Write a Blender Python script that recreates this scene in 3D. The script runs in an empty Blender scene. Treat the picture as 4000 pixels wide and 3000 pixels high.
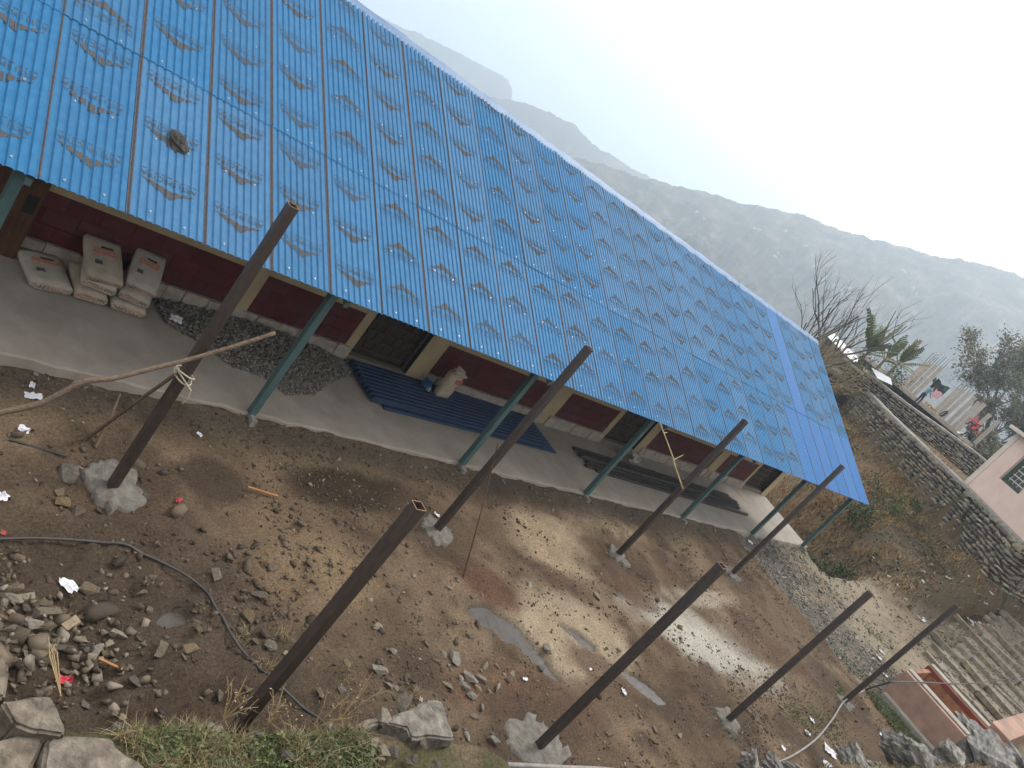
import bpy, bmesh, math, random
import numpy as np
from mathutils import Vector, Matrix, noise as mnoise

R = math.radians
SC = bpy.context.scene
COL = SC.collection
# ------------------------------------------------------------------ camera
CAM = Vector((-5.335, -7.718, 5.375))
CR = ((0.652, -0.239, -0.720), (-0.459, 0.631, -0.626), (0.603, 0.738, 0.301))
FPX = 3122.0
cm = Matrix(CR)
_x = cm.col[0].normalized(); _z = (cm.col[2] - _x * cm.col[2].dot(_x)).normalized(); _y = _z.cross(_x)
CM = Matrix((_x, _y, _z)).transposed()
cd = bpy.data.cameras.new('camera'); cd.sensor_width = 36; cd.lens = FPX / 4000 * 36
cd.clip_start = .05; cd.clip_end = 30000
cam = bpy.data.objects.new('camera', cd); COL.objects.link(cam)
cam.matrix_world = Matrix.Translation(CAM) @ CM.to_4x4()
SC.camera = cam
# ------------------------------------------------------------------ sky, sun, exposure
SUN_EL, SUN_AZ = 50, 82           # azimuth clockwise from +y
w = bpy.data.worlds.new('World'); SC.world = w; w.use_nodes = True
nt = w.node_tree; nt.nodes.clear()
o_ = nt.nodes.new('ShaderNodeOutputWorld'); bg = nt.nodes.new('ShaderNodeBackground')
sky = nt.nodes.new('ShaderNodeTexSky'); sky.sky_type = 'NISHITA'; sky.sun_disc = False
sky.sun_elevation = R(SUN_EL); sky.sun_rotation = R(SUN_AZ); sky.dust_density = 6; sky.air_density = 1.4; sky.altitude = 1400
mx = nt.nodes.new('ShaderNodeMix'); mx.data_type = 'RGBA'; mx.inputs[0].default_value = .72
mx.inputs[7].default_value = (12.8, 12.3, 11.7, 1)      # high thin white overcast
nt.links.new(sky.outputs[0], mx.inputs[6]); nt.links.new(mx.outputs[2], bg.inputs[0])
bg.inputs[1].default_value = .1; nt.links.new(bg.outputs[0], o_.inputs[0])
sl = bpy.data.lights.new('sun', 'SUN'); sl.energy = 1.5; sl.angle = R(11); sl.color = (1, .95, .87)
sun = bpy.data.objects.new('sun', sl); COL.objects.link(sun)
_sd = Vector((math.sin(R(SUN_AZ)) * math.cos(R(SUN_EL)), math.cos(R(SUN_AZ)) * math.cos(R(SUN_EL)), math.sin(R(SUN_EL))))
sun.rotation_euler = _sd.to_track_quat('Z', 'Y').to_euler(); sun.location = (0, 0, 60)
SC.view_settings.view_transform = 'Standard'; SC.view_settings.look = 'None'
SC.view_settings.exposure = 0.75; SC.view_settings.gamma = 1
SC.render.engine = 'CYCLES'
SC.cycles.use_denoising = True
SC.cycles.max_bounces = 5; SC.cycles.diffuse_bounces = 3; SC.cycles.glossy_bounces = 2
SC.cycles.transmission_bounces = 3; SC.cycles.volume_bounces = 2; SC.cycles.transparent_max_bounces = 6

# ------------------------------------------------------------------ helpers
def ray(u, v): return CM @ Vector(((u - 2000) / FPX, -(v - 1500) / FPX, -1))
def atz(u, v, z=-.1): d = ray(u, v); return CAM + d * ((z - CAM.z) / d.z)
def aty(u, v, y): d = ray(u, v); return CAM + d * ((y - CAM.y) / d.y)
def atd(u, v, D): return CAM + ray(u, v) * D
def sst(a, b, t): t = np.clip((t - a) / (b - a), 0, 1); return t * t * (3 - 2 * t)
def hash2(i, j, s):
    n = (i.astype(np.int64) * 374761393 + j.astype(np.int64) * 668265263 + s * 974711) & 0x7fffffff
    n = ((n ^ (n >> 13)) * 1274126177) & 0x7fffffff
    return ((n ^ (n >> 16)) & 0xffff) / 65535.0
def vn(x, y, s=0):
    i = np.floor(x); j = np.floor(y); fx = x - i; fy = y - j
    fx = fx * fx * (3 - 2 * fx); fy = fy * fy * (3 - 2 * fy)
    a, b, c, d = hash2(i, j, s), hash2(i + 1, j, s), hash2(i, j + 1, s), hash2(i + 1, j + 1, s)
    return (a * (1 - fx) + b * fx) * (1 - fy) + (c * (1 - fx) + d * fx) * fy
def fbm(x, y, s=0, o=4):
    t = 0; a = .5; f = 1
    for k in range(o): t = t + a * vn(x * f, y * f, s + k * 17); a *= .5; f *= 2.03
    return t

MATS = {}
def mat(name, c1, c2=None, scale=6., rough=.85, bump=.25, bscale=40., spec=.3, vary=0., rnd=None, attr=None, metal=0., c3=None, trans=0., stretch=None, sat=.25):
    """procedural surface: two or three colours mottled by noise, fine relief, optional per-object brightness"""
    if name in MATS: return MATS[name]
    m = bpy.data.materials.new(name); m.use_nodes = True; MATS[name] = m
    t = m.node_tree; L = t.links; b = t.nodes['Principled BSDF']
    tc = t.nodes.new('ShaderNodeTexCoord'); co = tc.outputs['Object']
    if stretch:
        mp = t.nodes.new('ShaderNodeMapping'); mp.inputs['Scale'].default_value = stretch; L.new(co, mp.inputs[0]); co = mp.outputs[0]
    n1 = t.nodes.new('ShaderNodeTexNoise'); n1.inputs['Scale'].default_value = scale; n1.inputs['Detail'].default_value = 6; n1.inputs['Roughness'].default_value = .65
    L.new(co, n1.inputs['Vector'])
    cr = t.nodes.new('ShaderNodeValToRGB'); e = cr.color_ramp.elements
    e[0].position = .36; e[1].position = .64
    c2 = c2 or tuple(v * .7 for v in c1)
    e[0].color = (*c2, 1); e[1].color = (*c1, 1)
    if c3: q = e.new(.8); q.color = (*c3, 1)
    if attr:
        a = t.nodes.new('ShaderNodeAttribute'); a.attribute_name = attr
        ad = t.nodes.new('ShaderNodeMath'); ad.operation = 'MULTIPLY_ADD'; ad.inputs[1].default_value = .35; L.new(n1.outputs[0], ad.inputs[0])
        L.new(a.outputs['Fac'], ad.inputs[2]); sb = t.nodes.new('ShaderNodeMath'); sb.operation = 'SUBTRACT'; sb.inputs[1].default_value = .175
        L.new(ad.outputs[0], sb.inputs[0]); L.new(sb.outputs[0], cr.inputs[0]); e[0].position = .1; e[1].position = .6
        if c3: q.position = .92
    else: L.new(n1.outputs[0], cr.inputs[0])
    out = cr.outputs[0]
    if vary:
        oi = t.nodes.new('ShaderNodeObjectInfo'); hs = t.nodes.new('ShaderNodeHueSaturation')
        mr = t.nodes.new('ShaderNodeMapRange'); mr.inputs[3].default_value = 1 - vary; mr.inputs[4].default_value = 1 + vary
        L.new(oi.outputs['Random'], mr.inputs[0]); L.new(mr.outputs[0], hs.inputs['Value'])
        mr2 = t.nodes.new('ShaderNodeMapRange'); mr2.inputs[3].default_value = 1 - sat; mr2.inputs[4].default_value = 1 + sat
        ml = t.nodes.new('ShaderNodeMath'); ml.operation = 'FRACT'; mm = t.nodes.new('ShaderNodeMath'); mm.operation = 'MULTIPLY'; mm.inputs[1].default_value = 7.3
        L.new(oi.outputs['Random'], mm.inputs[0]); L.new(mm.outputs[0], ml.inputs[0]); L.new(ml.outputs[0], mr2.inputs[0]); L.new(mr2.outputs[0], hs.inputs['Saturation'])
        L.new(out, hs.inputs['Color']); out = hs.outputs[0]
    L.new(out, b.inputs['Base Color'])
    b.inputs['Roughness'].default_value = rough; b.inputs['Specular IOR Level'].default_value = spec; b.inputs['Metallic'].default_value = metal
    if trans: b.inputs['Subsurface Weight'].default_value = 0
    if bump:
        n2 = t.nodes.new('ShaderNodeTexNoise'); n2.inputs['Scale'].default_value = bscale; n2.inputs['Detail'].default_value = 5; n2.inputs['Roughness'].default_value = .7
        L.new(co, n2.inputs['Vector']); bp = t.nodes.new('ShaderNodeBump'); bp.inputs['Strength'].default_value = bump; bp.inputs['Distance'].default_value = .02
        L.new(n2.outputs[0], bp.inputs['Height']); L.new(bp.outputs[0], b.inputs['Normal'])
    return m

def link(name, me, parent=None, loc=None, rot=None, scale=None):
    o = bpy.data.objects.new(name, me); COL.objects.link(o)
    if parent: o.parent = parent
    if loc is not None: o.location = loc
    if rot is not None: o.rotation_euler = rot
    if scale is not None: o.scale = scale
    return o
def tag(o, label=None, cat=None, group=None, kind=None):
    if label: o['label'] = label
    if cat: o['category'] = cat
    if group: o['group'] = group
    if kind: o['kind'] = kind
    return o
def thing(name, label, cat, loc=(0, 0, 0), rz=0, group=None):
    return tag(link(name, None, loc=loc, rot=(0, 0, rz)), label, cat, group)
def mesh(name, v, f, m=None, smooth=False):
    me = bpy.data.meshes.new(name); me.from_pydata([tuple(p) for p in v], [], f)
    if m:
        for k in (m if isinstance(m, (list, tuple)) else [m]): me.materials.append(k)
    if smooth: me.polygons.foreach_set('use_smooth', [True] * len(me.polygons))
    me.update(); return me
def npmesh(name, V, F, m, rnd=None, smooth=False):
    """V (n,3), F (k,3 or 4) arrays"""
    me = bpy.data.meshes.new(name); k = F.shape[1]
    me.vertices.add(len(V)); me.vertices.foreach_set('co', V.astype(np.float32).ravel())
    me.loops.add(F.size); me.loops.foreach_set('vertex_index', F.astype(np.int32).ravel())
    me.polygons.add(len(F)); me.polygons.foreach_set('loop_start', np.arange(len(F), dtype=np.int32) * k)
    me.polygons.foreach_set('loop_total', np.full(len(F), k, dtype=np.int32))
    if rnd is not None:
        a = me.attributes.new('rnd', 'FLOAT', 'POINT'); a.data.foreach_set('value', rnd.astype(np.float32))
    if smooth: me.polygons.foreach_set('use_smooth', np.ones(len(F), dtype=bool))
    me.materials.append(m); me.update(calc_edges=True); me.validate(); return me
class MB:
    """collects boxes, tubes, prisms into one mesh"""
    def __init__(s): s.v = []; s.f = []
    def add(s, v, f):
        n = len(s.v); s.v += [Vector(p) for p in v]; s.f += [[i + n for i in q] for q in f]; return s
    def box(s, x0, x1, y0, y1, z0, z1):
        return s.add([(x0, y0, z0), (x1, y0, z0), (x1, y1, z0), (x0, y1, z0), (x0, y0, z1), (x1, y0, z1), (x1, y1, z1), (x0, y1, z1)],
                     [(3, 2, 1, 0), (4, 5, 6, 7), (0, 1, 5, 4), (1, 2, 6, 5), (2, 3, 7, 6), (3, 0, 4, 7)])
    def prism(s, poly, z0, z1):
        n = len(poly); v = [(p[0], p[1], z0) for p in poly] + [(p[0], p[1], z1) for p in poly]
        f = [list(range(n))[::-1], list(range(n, 2 * n))] + [[i, (i + 1) % n, n + (i + 1) % n, n + i] for i in range(n)]
        return s.add(v, f)
    def tube(s, pts, rad, n=6, cap=True):
        pts = [Vector(p) for p in pts]; rad = rad if isinstance(rad, (list, tuple)) else [rad] * len(pts)
        v = []; f = []; up = None
        for i, p in enumerate(pts):
            t = (pts[min(i + 1, len(pts) - 1)] - pts[max(i - 1, 0)]).normalized()
            if up is None: up = t.orthogonal().normalized()
            a = (up - t * up.dot(t)).normalized(); up = a; b = t.cross(a)
            for k in range(n):
                th = 2 * math.pi * k / n; v.append(p + (a * math.cos(th) + b * math.sin(th)) * rad[i])
        for i in range(len(pts) - 1):
            for k in range(n):
                f.append((i * n + k, i * n + (k + 1) % n, (i + 1) * n + (k + 1) % n, (i + 1) * n + k))
        if cap: f.append(tuple(range(n))[::-1]); f.append(tuple(range((len(pts) - 1) * n, len(pts) * n)))
        return s.add(v, f)
    def build(s, name, m, parent=None, smooth=False, bevel=0, **k):
        o = link(name, mesh(name, s.v, s.f, m, smooth), parent, **k)
        if bevel:
            b = o.modifiers.new('bevel', 'BEVEL'); b.width = bevel; b.segments = 2; b.limit_method = 'ANGLE'
        return o
def box(name, m, parent, x0, x1, y0, y1, z0, z1, bevel=0): return MB().box(x0, x1, y0, y1, z0, z1).build(name, m, parent, bevel=bevel)
def spline(pts, n=8):
    P = [Vector(p) for p in pts]; P = [P[0] * 2 - P[1]] + P + [P[-1] * 2 - P[-2]]; out = []
    for i in range(1, len(P) - 2):
        a, b, c, d = P[i - 1], P[i], P[i + 1], P[i + 2]
        for k in range(n):
            t = k / n
            out.append(.5 * (2 * b + (c - a) * t + (2 * a - 5 * b + 4 * c - d) * t * t + (3 * b - a - 3 * c + d) * t ** 3))
    out.append(P[-2]); return out
def text_mesh(s, size=1., extrude=0):
    cu = bpy.data.curves.new('txt', 'FONT'); cu.body = s; cu.size = size; cu.align_x = 'CENTER'; cu.align_y = 'CENTER'; cu.resolution_u = 2
    o = bpy.data.objects.new('txt', cu); COL.objects.link(o)
    dg = bpy.context.evaluated_depsgraph_get(); me = bpy.data.meshes.new_from_object(o.evaluated_get(dg))
    bpy.data.objects.remove(o); bpy.data.curves.remove(cu); return me

def hull_rock(seed, sx=1., sy=1., sz=1., n=14):
    """angular stone: convex hull of random points"""
    rg = random.Random(seed); bm = bmesh.new()
    for i in range(n):
        v = Vector((rg.gauss(0, 1), rg.gauss(0, 1), rg.gauss(0, 1))).normalized() * rg.uniform(.82, 1.05)
        v = Vector([max(-.74, min(.74, c)) for c in v])
        bm.verts.new((v.x * sx * .62, v.y * sy * .62, v.z * sz * .62))
    r = bmesh.ops.convex_hull(bm, input=bm.verts)
    bmesh.ops.delete(bm, geom=[g for g in r['geom_interior'] if isinstance(g, bmesh.types.BMVert)], context='VERTS')
    bmesh.ops.dissolve_limit(bm, angle_limit=R(9), verts=bm.verts, edges=bm.edges)
    me = bpy.data.meshes.new('stone'); bm.to_mesh(me); bm.free(); return me
def boulder(seed, dims, m, cuts=3, rough=.06, smooth=False):
    me0 = hull_rock(seed, 1, 1, 1, 16); bm = bmesh.new(); bm.from_mesh(me0); bpy.data.meshes.remove(me0)
    bmesh.ops.triangulate(bm, faces=bm.faces); bmesh.ops.subdivide_edges(bm, edges=bm.edges, cuts=cuts, use_grid_fill=True)
    for v in bm.verts:
        p = v.co; q = Vector((p.x * 3 + seed * 3.1, p.y * 3, p.z * 8))
        v.co = p + p.normalized() * (mnoise.fractal(q, .8, 2, 6) * rough)
        v.co = Vector((v.co.x * dims[0], v.co.y * dims[1], v.co.z * dims[2]))
    me = bpy.data.meshes.new('boulder'); bm.to_mesh(me); bm.free(); me.materials.append(m)
    return me
def tmpl(me):
    bm = bmesh.new(); bm.from_mesh(me); bmesh.ops.triangulate(bm, faces=bm.faces)
    v = np.array([x.co[:] for x in bm.verts]); f = np.array([[q.index for q in x.verts] for x in bm.faces]); bm.free(); return v, f
def rotmats(n, rg, tilt=.6):
    az = rg.uniform(0, 6.28, n); tx = rg.normal(0, tilt, n); ty = rg.normal(0, tilt, n)
    cz, sz, cx, sx, cy, sy = np.cos(az), np.sin(az), np.cos(tx), np.sin(tx), np.cos(ty), np.sin(ty)
    Z = np.zeros(n); O = np.ones(n)
    Rz = np.stack([np.stack([cz, -sz, Z], 1), np.stack([sz, cz, Z], 1), np.stack([Z, Z, O], 1)], 1)
    Rx = np.stack([np.stack([O, Z, Z], 1), np.stack([Z, cx, -sx], 1), np.stack([Z, sx, cx], 1)], 1)
    Ry = np.stack([np.stack([cy, Z, sy], 1), np.stack([Z, O, Z], 1), np.stack([-sy, Z, cy], 1)], 1)
    return Rz @ Rx @ Ry
ROCKT = [tmpl(hull_rock(900 + i, 1, .75, .5, 9)) for i in range(10)]
def scatter(name, P, S, m, seed, tilt=.3, tm=None):
    rg = np.random.default_rng(seed); tm = tm or ROCKT; n = len(P); RM = rotmats(n, rg, tilt); pick = rg.integers(0, len(tm), n); rv = rg.uniform(0, 1, n)
    VV = []; FF = []; RR = []; off = 0
    for k, (tv, tf) in enumerate(tm):
        idx = np.nonzero(pick == k)[0]
        if not len(idx): continue
        v = np.einsum('nij,kj->nki', RM[idx], tv) * S[idx][:, None, None] + P[idx][:, None, :]
        f = tf[None] + (np.arange(len(idx)) * len(tv))[:, None, None] + off
        VV.append(v.reshape(-1, 3)); FF.append(f.reshape(-1, 3)); RR.append(np.repeat(rv[idx], len(tv))); off += v.shape[0] * v.shape[1]
    me = npmesh(name, np.concatenate(VV), np.concatenate(FF), m, np.concatenate(RR))
    return tag(link(name, me), kind='stuff')

# ------------------------------------------------------------------ ground
EDGE = lambda x: -4.72 - .1066 * (x + 3.56) - .75 * sst(.0, 1.2, x) * sst(7.5, 5.5, x)            # edge of the near terrace
WALLP = [(300, 230), (56, 22), (50, 17.2), (46, 14.6), (42, 11.9), (38.4, 9), (35.8, 6), (33.4, 2.7), (30.7, -.2), (28.7, -1.6), (28.2, -2.0), (28.5, -2.3), (31.5, -2.9), (45, -6), (70, -14)]
def wall_dist(x, y):
    """signed distance to the retaining wall line (positive on the yard side)"""
    best = np.full(np.shape(x), 1e9); sg = np.ones(np.shape(x))
    for (ax, ay), (bx, by) in zip(WALLP[:-1], WALLP[1:]):
        dx, dy = bx - ax, by - ay; L2 = dx * dx + dy * dy
        t = np.clip(((x - ax) * dx + (y - ay) * dy) / L2, 0, 1); d = np.hypot(x - ax - t * dx, y - ay - t * dy)
        s = np.where(dx * (y - ay) - dy * (x - ax) > 0, -1, 1); k = d < best - 1e-6; tie = np.abs(d - best) <= 1e-6; sg = np.where(k, s, np.where(tie, np.maximum(s, sg), sg)); best = np.minimum(best, d)
    return best * sg
PUD = [(1950, 2435, .62, .2, -.62), (2085, 2560, .42, .13, -1.0), (690, 2410, .2, .1, .1), (2270, 2310 + 180, .35, .1, -.7), (2530, 2690, .35, .12, -.8)]
PUDW = [(atz(u, v, -.12), a, b, th) for u, v, a, b, th in PUD]
def pud_mask(x, y):
    m = np.zeros(np.shape(x))
    for c, a, b, th in PUDW:
        dx, dy = x - c.x, y - c.y; p = dx * math.cos(th) + dy * math.sin(th); q = -dx * math.sin(th) + dy * math.cos(th)
        m = np.maximum(m, sst(1.35, .75, np.hypot(p / a, q / b) + 1.3 * (fbm(x * 3.3, y * 3.3, 5, 4) - .47)))
    return m
FEET = {}
POSTS = [('A', -2.0, -1.61, 3.31), ('A', 2.5, -1.52, 3.25), ('A', 7.14, -1.45, 3.23), ('A', 11.7, -1.48, 3.24),
         ('B', -1.62, -4.53, 2.73), ('B', 2.26, -4.81, 2.88), ('B', 6.9, -4.81, 2.83), ('B', 12.05, -4.76, 2.8)]
def height(x, y):
    x = np.asarray(x, float); y = np.asarray(y, float)
    near = np.exp(-np.maximum(0, np.hypot(x - 4, y + 3) - 14) / 8.)
    h = -.125 + (fbm(x * .55, y * .55, 1, 3) - .47) * .1
    dis = .5 + .6 * sst(.4, .58, fbm(x * .8 + 9, y * .8, 33, 2)) ; dis = np.where(x < .2, np.maximum(dis, sst(-1.8, -2.8, y + .3 * np.sin(x))), dis)
    rgh = dis * (1 + .9 * sst(1.8, -1.2, x) * sst(-1.4, -2.6, y))
    h = h + rgh * ((fbm(x * 3.2, y * 3.2, 2, 4) - .47) * .085 + (fbm(x * 9, y * 9, 3, 4) - .45) * .07)
    h = h + rgh * np.maximum(0, fbm(x * 14, y * 14, 7, 2) - .5) * .11
    # dug holes beside the near row of posts
    for k, px, py, _ in POSTS:
        d = np.hypot(x - px, y - py); h = h + (.05 * np.exp(-((d - .75) / .22) ** 2) - .03 * np.exp(-(d / .5) ** 2)) * (.6 + .8 * vn(x * 4, y * 4, 8))
    pm = pud_mask(x, y); h = h * (1 - pm) + pm * (-.2)
    # gritty strip against the veranda
    h = h + .085 * sst(-.42, -.06, y) * sst(-1.6, -.6, x)
    # broken ground beyond the yard
    h = np.where(x > 13.75, h - .07 + (fbm(x * 2, y * 2, 21, 4) - .47) * .12 * sst(13.7, 14.2, x) + .05 * np.maximum(0, x - 14) / 8, h)
    h = h + np.clip((x - 20.6) / 8.2, 0, 1) * 1.15 * sst(-2.2, -3.3, y) * sst(300, 60, x) - .1 * sst(20, 20.6, x) * sst(-3, -3.3, y) * sst(29.5, 29, x)
    # slope up to the retaining wall
    d = wall_dist(x, y); s = np.clip(1 - d / (6.8 - 5.5 * sst(-1.5, -2.9, y)), 0, 1)
    up = 2.0 * s ** 1.2 + (fbm(x * .9, y * .9, 41, 4) - .47) * .6 * s + (fbm(x * 4, y * 4, 43, 3) - .47) * .22 * sst(0, .3, s)
    front = sst(14, 20, x)
    h = h + .09 * np.clip(x - 29, 0, 40) * sst(-2, -3, y)
    h = np.where(d > 0, np.maximum(h, -.2 + up * 1.02) * front + h * (1 - front), h)
    h = np.where((d <= 0) & (x > 15), 3.42, h)
    # gully behind the end of the building
    g = sst(18.35, 19.2, x) * sst(-1.1, .3, y) * sst(27, 22.5, x) * sst(16, 9, y)
    h = h - g * 1.7 * np.clip(1 - s * 1.4, 0, 1)
    # near terrace
    e = y - EDGE(x) + .14 * (fbm(x * 1.7, y * 1.7, 51, 3) - .47)
    t = sst(.02, -.16, e); ter = .93 + (fbm(x * 2, y * 2, 61, 4) - .47) * .22 + (fbm(x * 9, y * 9, 63, 3) - .47) * .06
    ter = ter + np.clip((-e - 1.3) * 1.15, 0, 2.7) - .45 * sst(3, 9, x)
    h = h * (1 - t) + np.maximum(ter, h) * t
    # under the building, and the fall of the hillside beyond
    bld = (y > .02) & (x < 18.3) & (y < 9)
    h = np.where(bld, -.3, h)
    r = np.hypot(x - 18, y); fall = np.maximum(0, r - 62)
    back = sst(9, 16, y) * sst(34, 20, x)
    h = h - back * np.minimum(60, np.maximum(0, y - 9) * .5)
    h = h - np.minimum(420, fall * .3)
    h = np.where((d <= 0) & (r < 200) & (x > 15), np.minimum(3.42, 3.42 - np.maximum(0, np.hypot(x - 40, y - 6) - 38) * .4), h)
    return h
def hz_v(x, y): return height(x, y)
def hz(x, y): return float(height(np.array([x]), np.array([y]))[0])
def lines(a, segs):
    out = [a]
    for b, st in segs:
        n = max(1, int(round((b - out[-1]) / st))); out += list(np.linspace(out[-1], b, n + 1)[1:])
    return out
geo = [62 * 1.22 ** k for k in range(1, 21)]
xs = [-8 - (g - 62) for g in geo[::-1]] + lines(-8, [(-4.2, .2), (13.6, .05), (13.95, .035), (31, .11), (58, .5)]) + [58 + (g - 62) for g in geo]
ys = [-12 - (g - 62) for g in geo[::-1]] + lines(-12, [(-7.2, .25), (-5.9, .06), (.12, .045), (14, .16), (40, .6)]) + [40 + (g - 62) for g in geo]
xs, ys = np.array(xs), np.array(ys)
X, Y = np.meshgrid(xs, ys, indexing='ij'); H = height(X, Y)
nx, ny = X.shape
V = np.stack([X, Y, H], -1).reshape(-1, 3)
I = np.arange(nx * ny).reshape(nx, ny)
F = np.stack([I[:-1, :-1], I[1:, :-1], I[1:, 1:], I[:-1, 1:]], -1).reshape(-1, 4)
def lerp(a, b, t): return a + (np.asarray(b) - a) * t[..., None]
def soil(x, y, h):
    """colours of the soil: where it is trodden, dug over, dusted with cement, overgrown"""
    n1 = fbm(x * .7, y * .7, 71, 4); n2 = fbm(x * 4, y * 4, 73, 4); n3 = fbm(x * 1.6 + 4, y * 1.6, 79, 4)
    c = np.broadcast_to(np.array((.125, .09, .062)), x.shape + (3,)).copy()
    c = lerp(c, (.19, .14, .098), sst(.4, .62, n1)); c = lerp(c, (.075, .054, .04), sst(.5, .68, n3) * .8)
    c = lerp(c, (.078, .058, .044), sst(2.2, -1.8, x + .8 * (n1 - .5)) * sst(-1.2, -2.6, y) * .9)
    def blob(u, v, a, b, th, col, k, z=-.12, wob=.8):
        nonlocal c
        p0 = atz(u, v, z); dx, dy = x - p0.x, y - p0.y; p = dx * math.cos(th) + dy * math.sin(th); q = -dx * math.sin(th) + dy * math.cos(th)
        c = lerp(c, col, k * sst(1.25, .6, np.hypot(p / a, q / b) + wob * (fbm(x * 2.3, y * 2.3, int(u) % 97, 4) - .47)))
    blob(1150, 2120, .9, 1.3, .3, (.17, .122, .082), .7)
    blob(1350, 1800, 2.2, .7, 0, (.22, .162, .11), .8)
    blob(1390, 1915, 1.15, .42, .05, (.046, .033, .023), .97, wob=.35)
    blob(850, 1870, .5, .35, 0, (.06, .045, .034), .8)
    blob(1250, 2200, .9, .8, 0, (.215, .155, .1), .75)
    blob(2130, 2100, 1., .8, 0, (.34, .265, .19), .9)
    blob(2350, 2050, 1.3, .5, 0, (.31, .24, .17), .85)
    blob(2230, 2480, 1.4, .9, 0, (.37, .3, .225), .8)
    blob(1900, 2280, .6, .4, -.6, (.11, .06, .04), .9)
    blob(2420, 2210, .7, .5, -.4, (.10, .062, .042), .7)
    blob(2690, 2450, 1.5, .6, -.3, (.38, .355, .32), .9)
    blob(2830, 2560, 1.8, .6, -.4, (.42, .4, .37), .92)
    blob(2750, 2330, 1.4, .3, 0, (.36, .32, .27), .7)
    blob(3000, 2500, 2.2, .6, 0, (.13, .095, .07), .6)
    for bu, bv_, ba in [(2480, 2330, .5), (2560, 2500, .45), (2350, 2620, .6), (2700, 2700, .6), (2900, 2420, .7), (3050, 2560, .7), (2150, 2250, .45), (2640, 2250, .5)]: blob(bu, bv_, ba, ba * .6, -.5, (.095, .06, .042), .75, wob=1.2)
    blob(2200, 2750, .9, .4, 0, (.10, .063, .045), .7)
    blob(2950, 2700, 1.5, .5, 0, (.17, .125, .09), .6)
    blob(1950, 2690, .8, .4, 0, (.15, .09, .06), .7)
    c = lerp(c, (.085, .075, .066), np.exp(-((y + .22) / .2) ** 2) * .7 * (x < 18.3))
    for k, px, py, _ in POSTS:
        d = np.hypot(x - px, y - py); c = lerp(c, (.085, .06, .044), .75 * sst(1.15, .5, d + (n2 - .47) * .7))  # dug earth, its dark tone also painting the shaded gap round a footing
    c = lerp(c, (.1, .09, .075), pud_mask(x, y))
    pth = sst(13.7, 14.1, x) * (x < 60) * (h < 3)
    c = lerp(c, (.235, .2, .155), pth * (.55 + .4 * sst(.4, .6, n1)))
    c = lerp(c, (.12, .115, .11), pth * sst(17.5, 15.5, x) * sst(.38, .55, n3 + .1) * .9)
    s = np.clip(1 - wall_dist(x, y) / (6.2 - 5 * sst(-1.5, -2.9, y)), 0, 1) * (x > 15)
    c = lerp(c, (.085, .062, .036), sst(.08, .3, s) * .9); c = lerp(c, (.05, .042, .024), sst(.1, .3, s) * sst(.48, .6, n3) * .8)
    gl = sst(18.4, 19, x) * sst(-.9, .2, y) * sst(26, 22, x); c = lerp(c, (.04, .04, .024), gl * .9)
    t = sst(.05, -.15, y - EDGE(x)); c = lerp(c, (.16, .125, .085), t); c = lerp(c, (.085, .09, .04), t * sst(.45, .6, n3) * .7)
    c = lerp(c, (.1, .085, .055), sst(60, 120, np.hypot(x - 18, y)))
    return c * np.array((1.14, 1.11, 1.03)) * (.98 + .62 * n2)[..., None]
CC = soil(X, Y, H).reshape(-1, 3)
gm = bpy.data.materials.new('soil'); gm.use_nodes = True
t = gm.node_tree; L = t.links; b = t.nodes['Principled BSDF']
at = t.nodes.new('ShaderNodeAttribute'); at.attribute_name = 'soil'
tc = t.nodes.new('ShaderNodeTexCoord'); n1 = t.nodes.new('ShaderNodeTexNoise'); n1.inputs['Scale'].default_value = 34; n1.inputs['Detail'].default_value = 7; n1.inputs['Roughness'].default_value = .75
L.new(tc.outputs['Object'], n1.inputs['Vector']); mr = t.nodes.new('ShaderNodeMapRange'); mr.inputs[1].default_value = .3; mr.inputs[2].default_value = .7; mr.inputs[3].default_value = .4; mr.inputs[4].default_value = 1.5
L.new(n1.outputs[0], mr.inputs[0]); vm = t.nodes.new('ShaderNodeVectorMath'); vm.operation = 'SCALE'; L.new(at.outputs['Color'], vm.inputs[0]); L.new(mr.outputs[0], vm.inputs['Scale'])
L.new(vm.outputs[0], b.inputs['Base Color']); b.inputs['Roughness'].default_value = .93; b.inputs['Specular IOR Level'].default_value = .2
n2 = t.nodes.new('ShaderNodeTexNoise'); n2.inputs['Scale'].default_value = 60; n2.inputs['Detail'].default_value = 6; n2.inputs['Roughness'].default_value = .75; L.new(tc.outputs['Object'], n2.inputs['Vector'])
bp = t.nodes.new('ShaderNodeBump'); bp.inputs['Strength'].default_value = 1.; bp.inputs['Distance'].default_value = .06; L.new(n2.outputs[0], bp.inputs['Height']); L.new(bp.outputs[0], b.inputs['Normal'])
gme = npmesh('ground', V, F, gm, smooth=True)
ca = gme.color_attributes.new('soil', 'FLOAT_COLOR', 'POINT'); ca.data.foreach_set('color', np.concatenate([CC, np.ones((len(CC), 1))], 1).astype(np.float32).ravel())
tag(link('ground', gme), 'bare brown earth yard sloping to a dry path and hillside', kind='structure')
mp_ = mat('wet_mud', (.075, .064, .054), (.045, .037, .03), 6, .25, .3, 14, .35)
for pi_, (c, a, bb, th) in enumerate(PUDW):
    n = 22; pts = []
    for i in range(n):
        q = 2 * math.pi * i / n; rr = 1.9; p, s_ = a * rr * math.cos(q), bb * rr * math.sin(q)
        pts.append((c.x + p * math.cos(th) - s_ * math.sin(th), c.y + p * math.sin(th) + s_ * math.cos(th)))
    tag(MB().add([(p[0], p[1], -.178 + pi_ * .003) for p in pts], [list(range(n))]).build('puddle', mp_), 'shallow grey puddle of wet mud in the yard', kind='structure')
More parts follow.
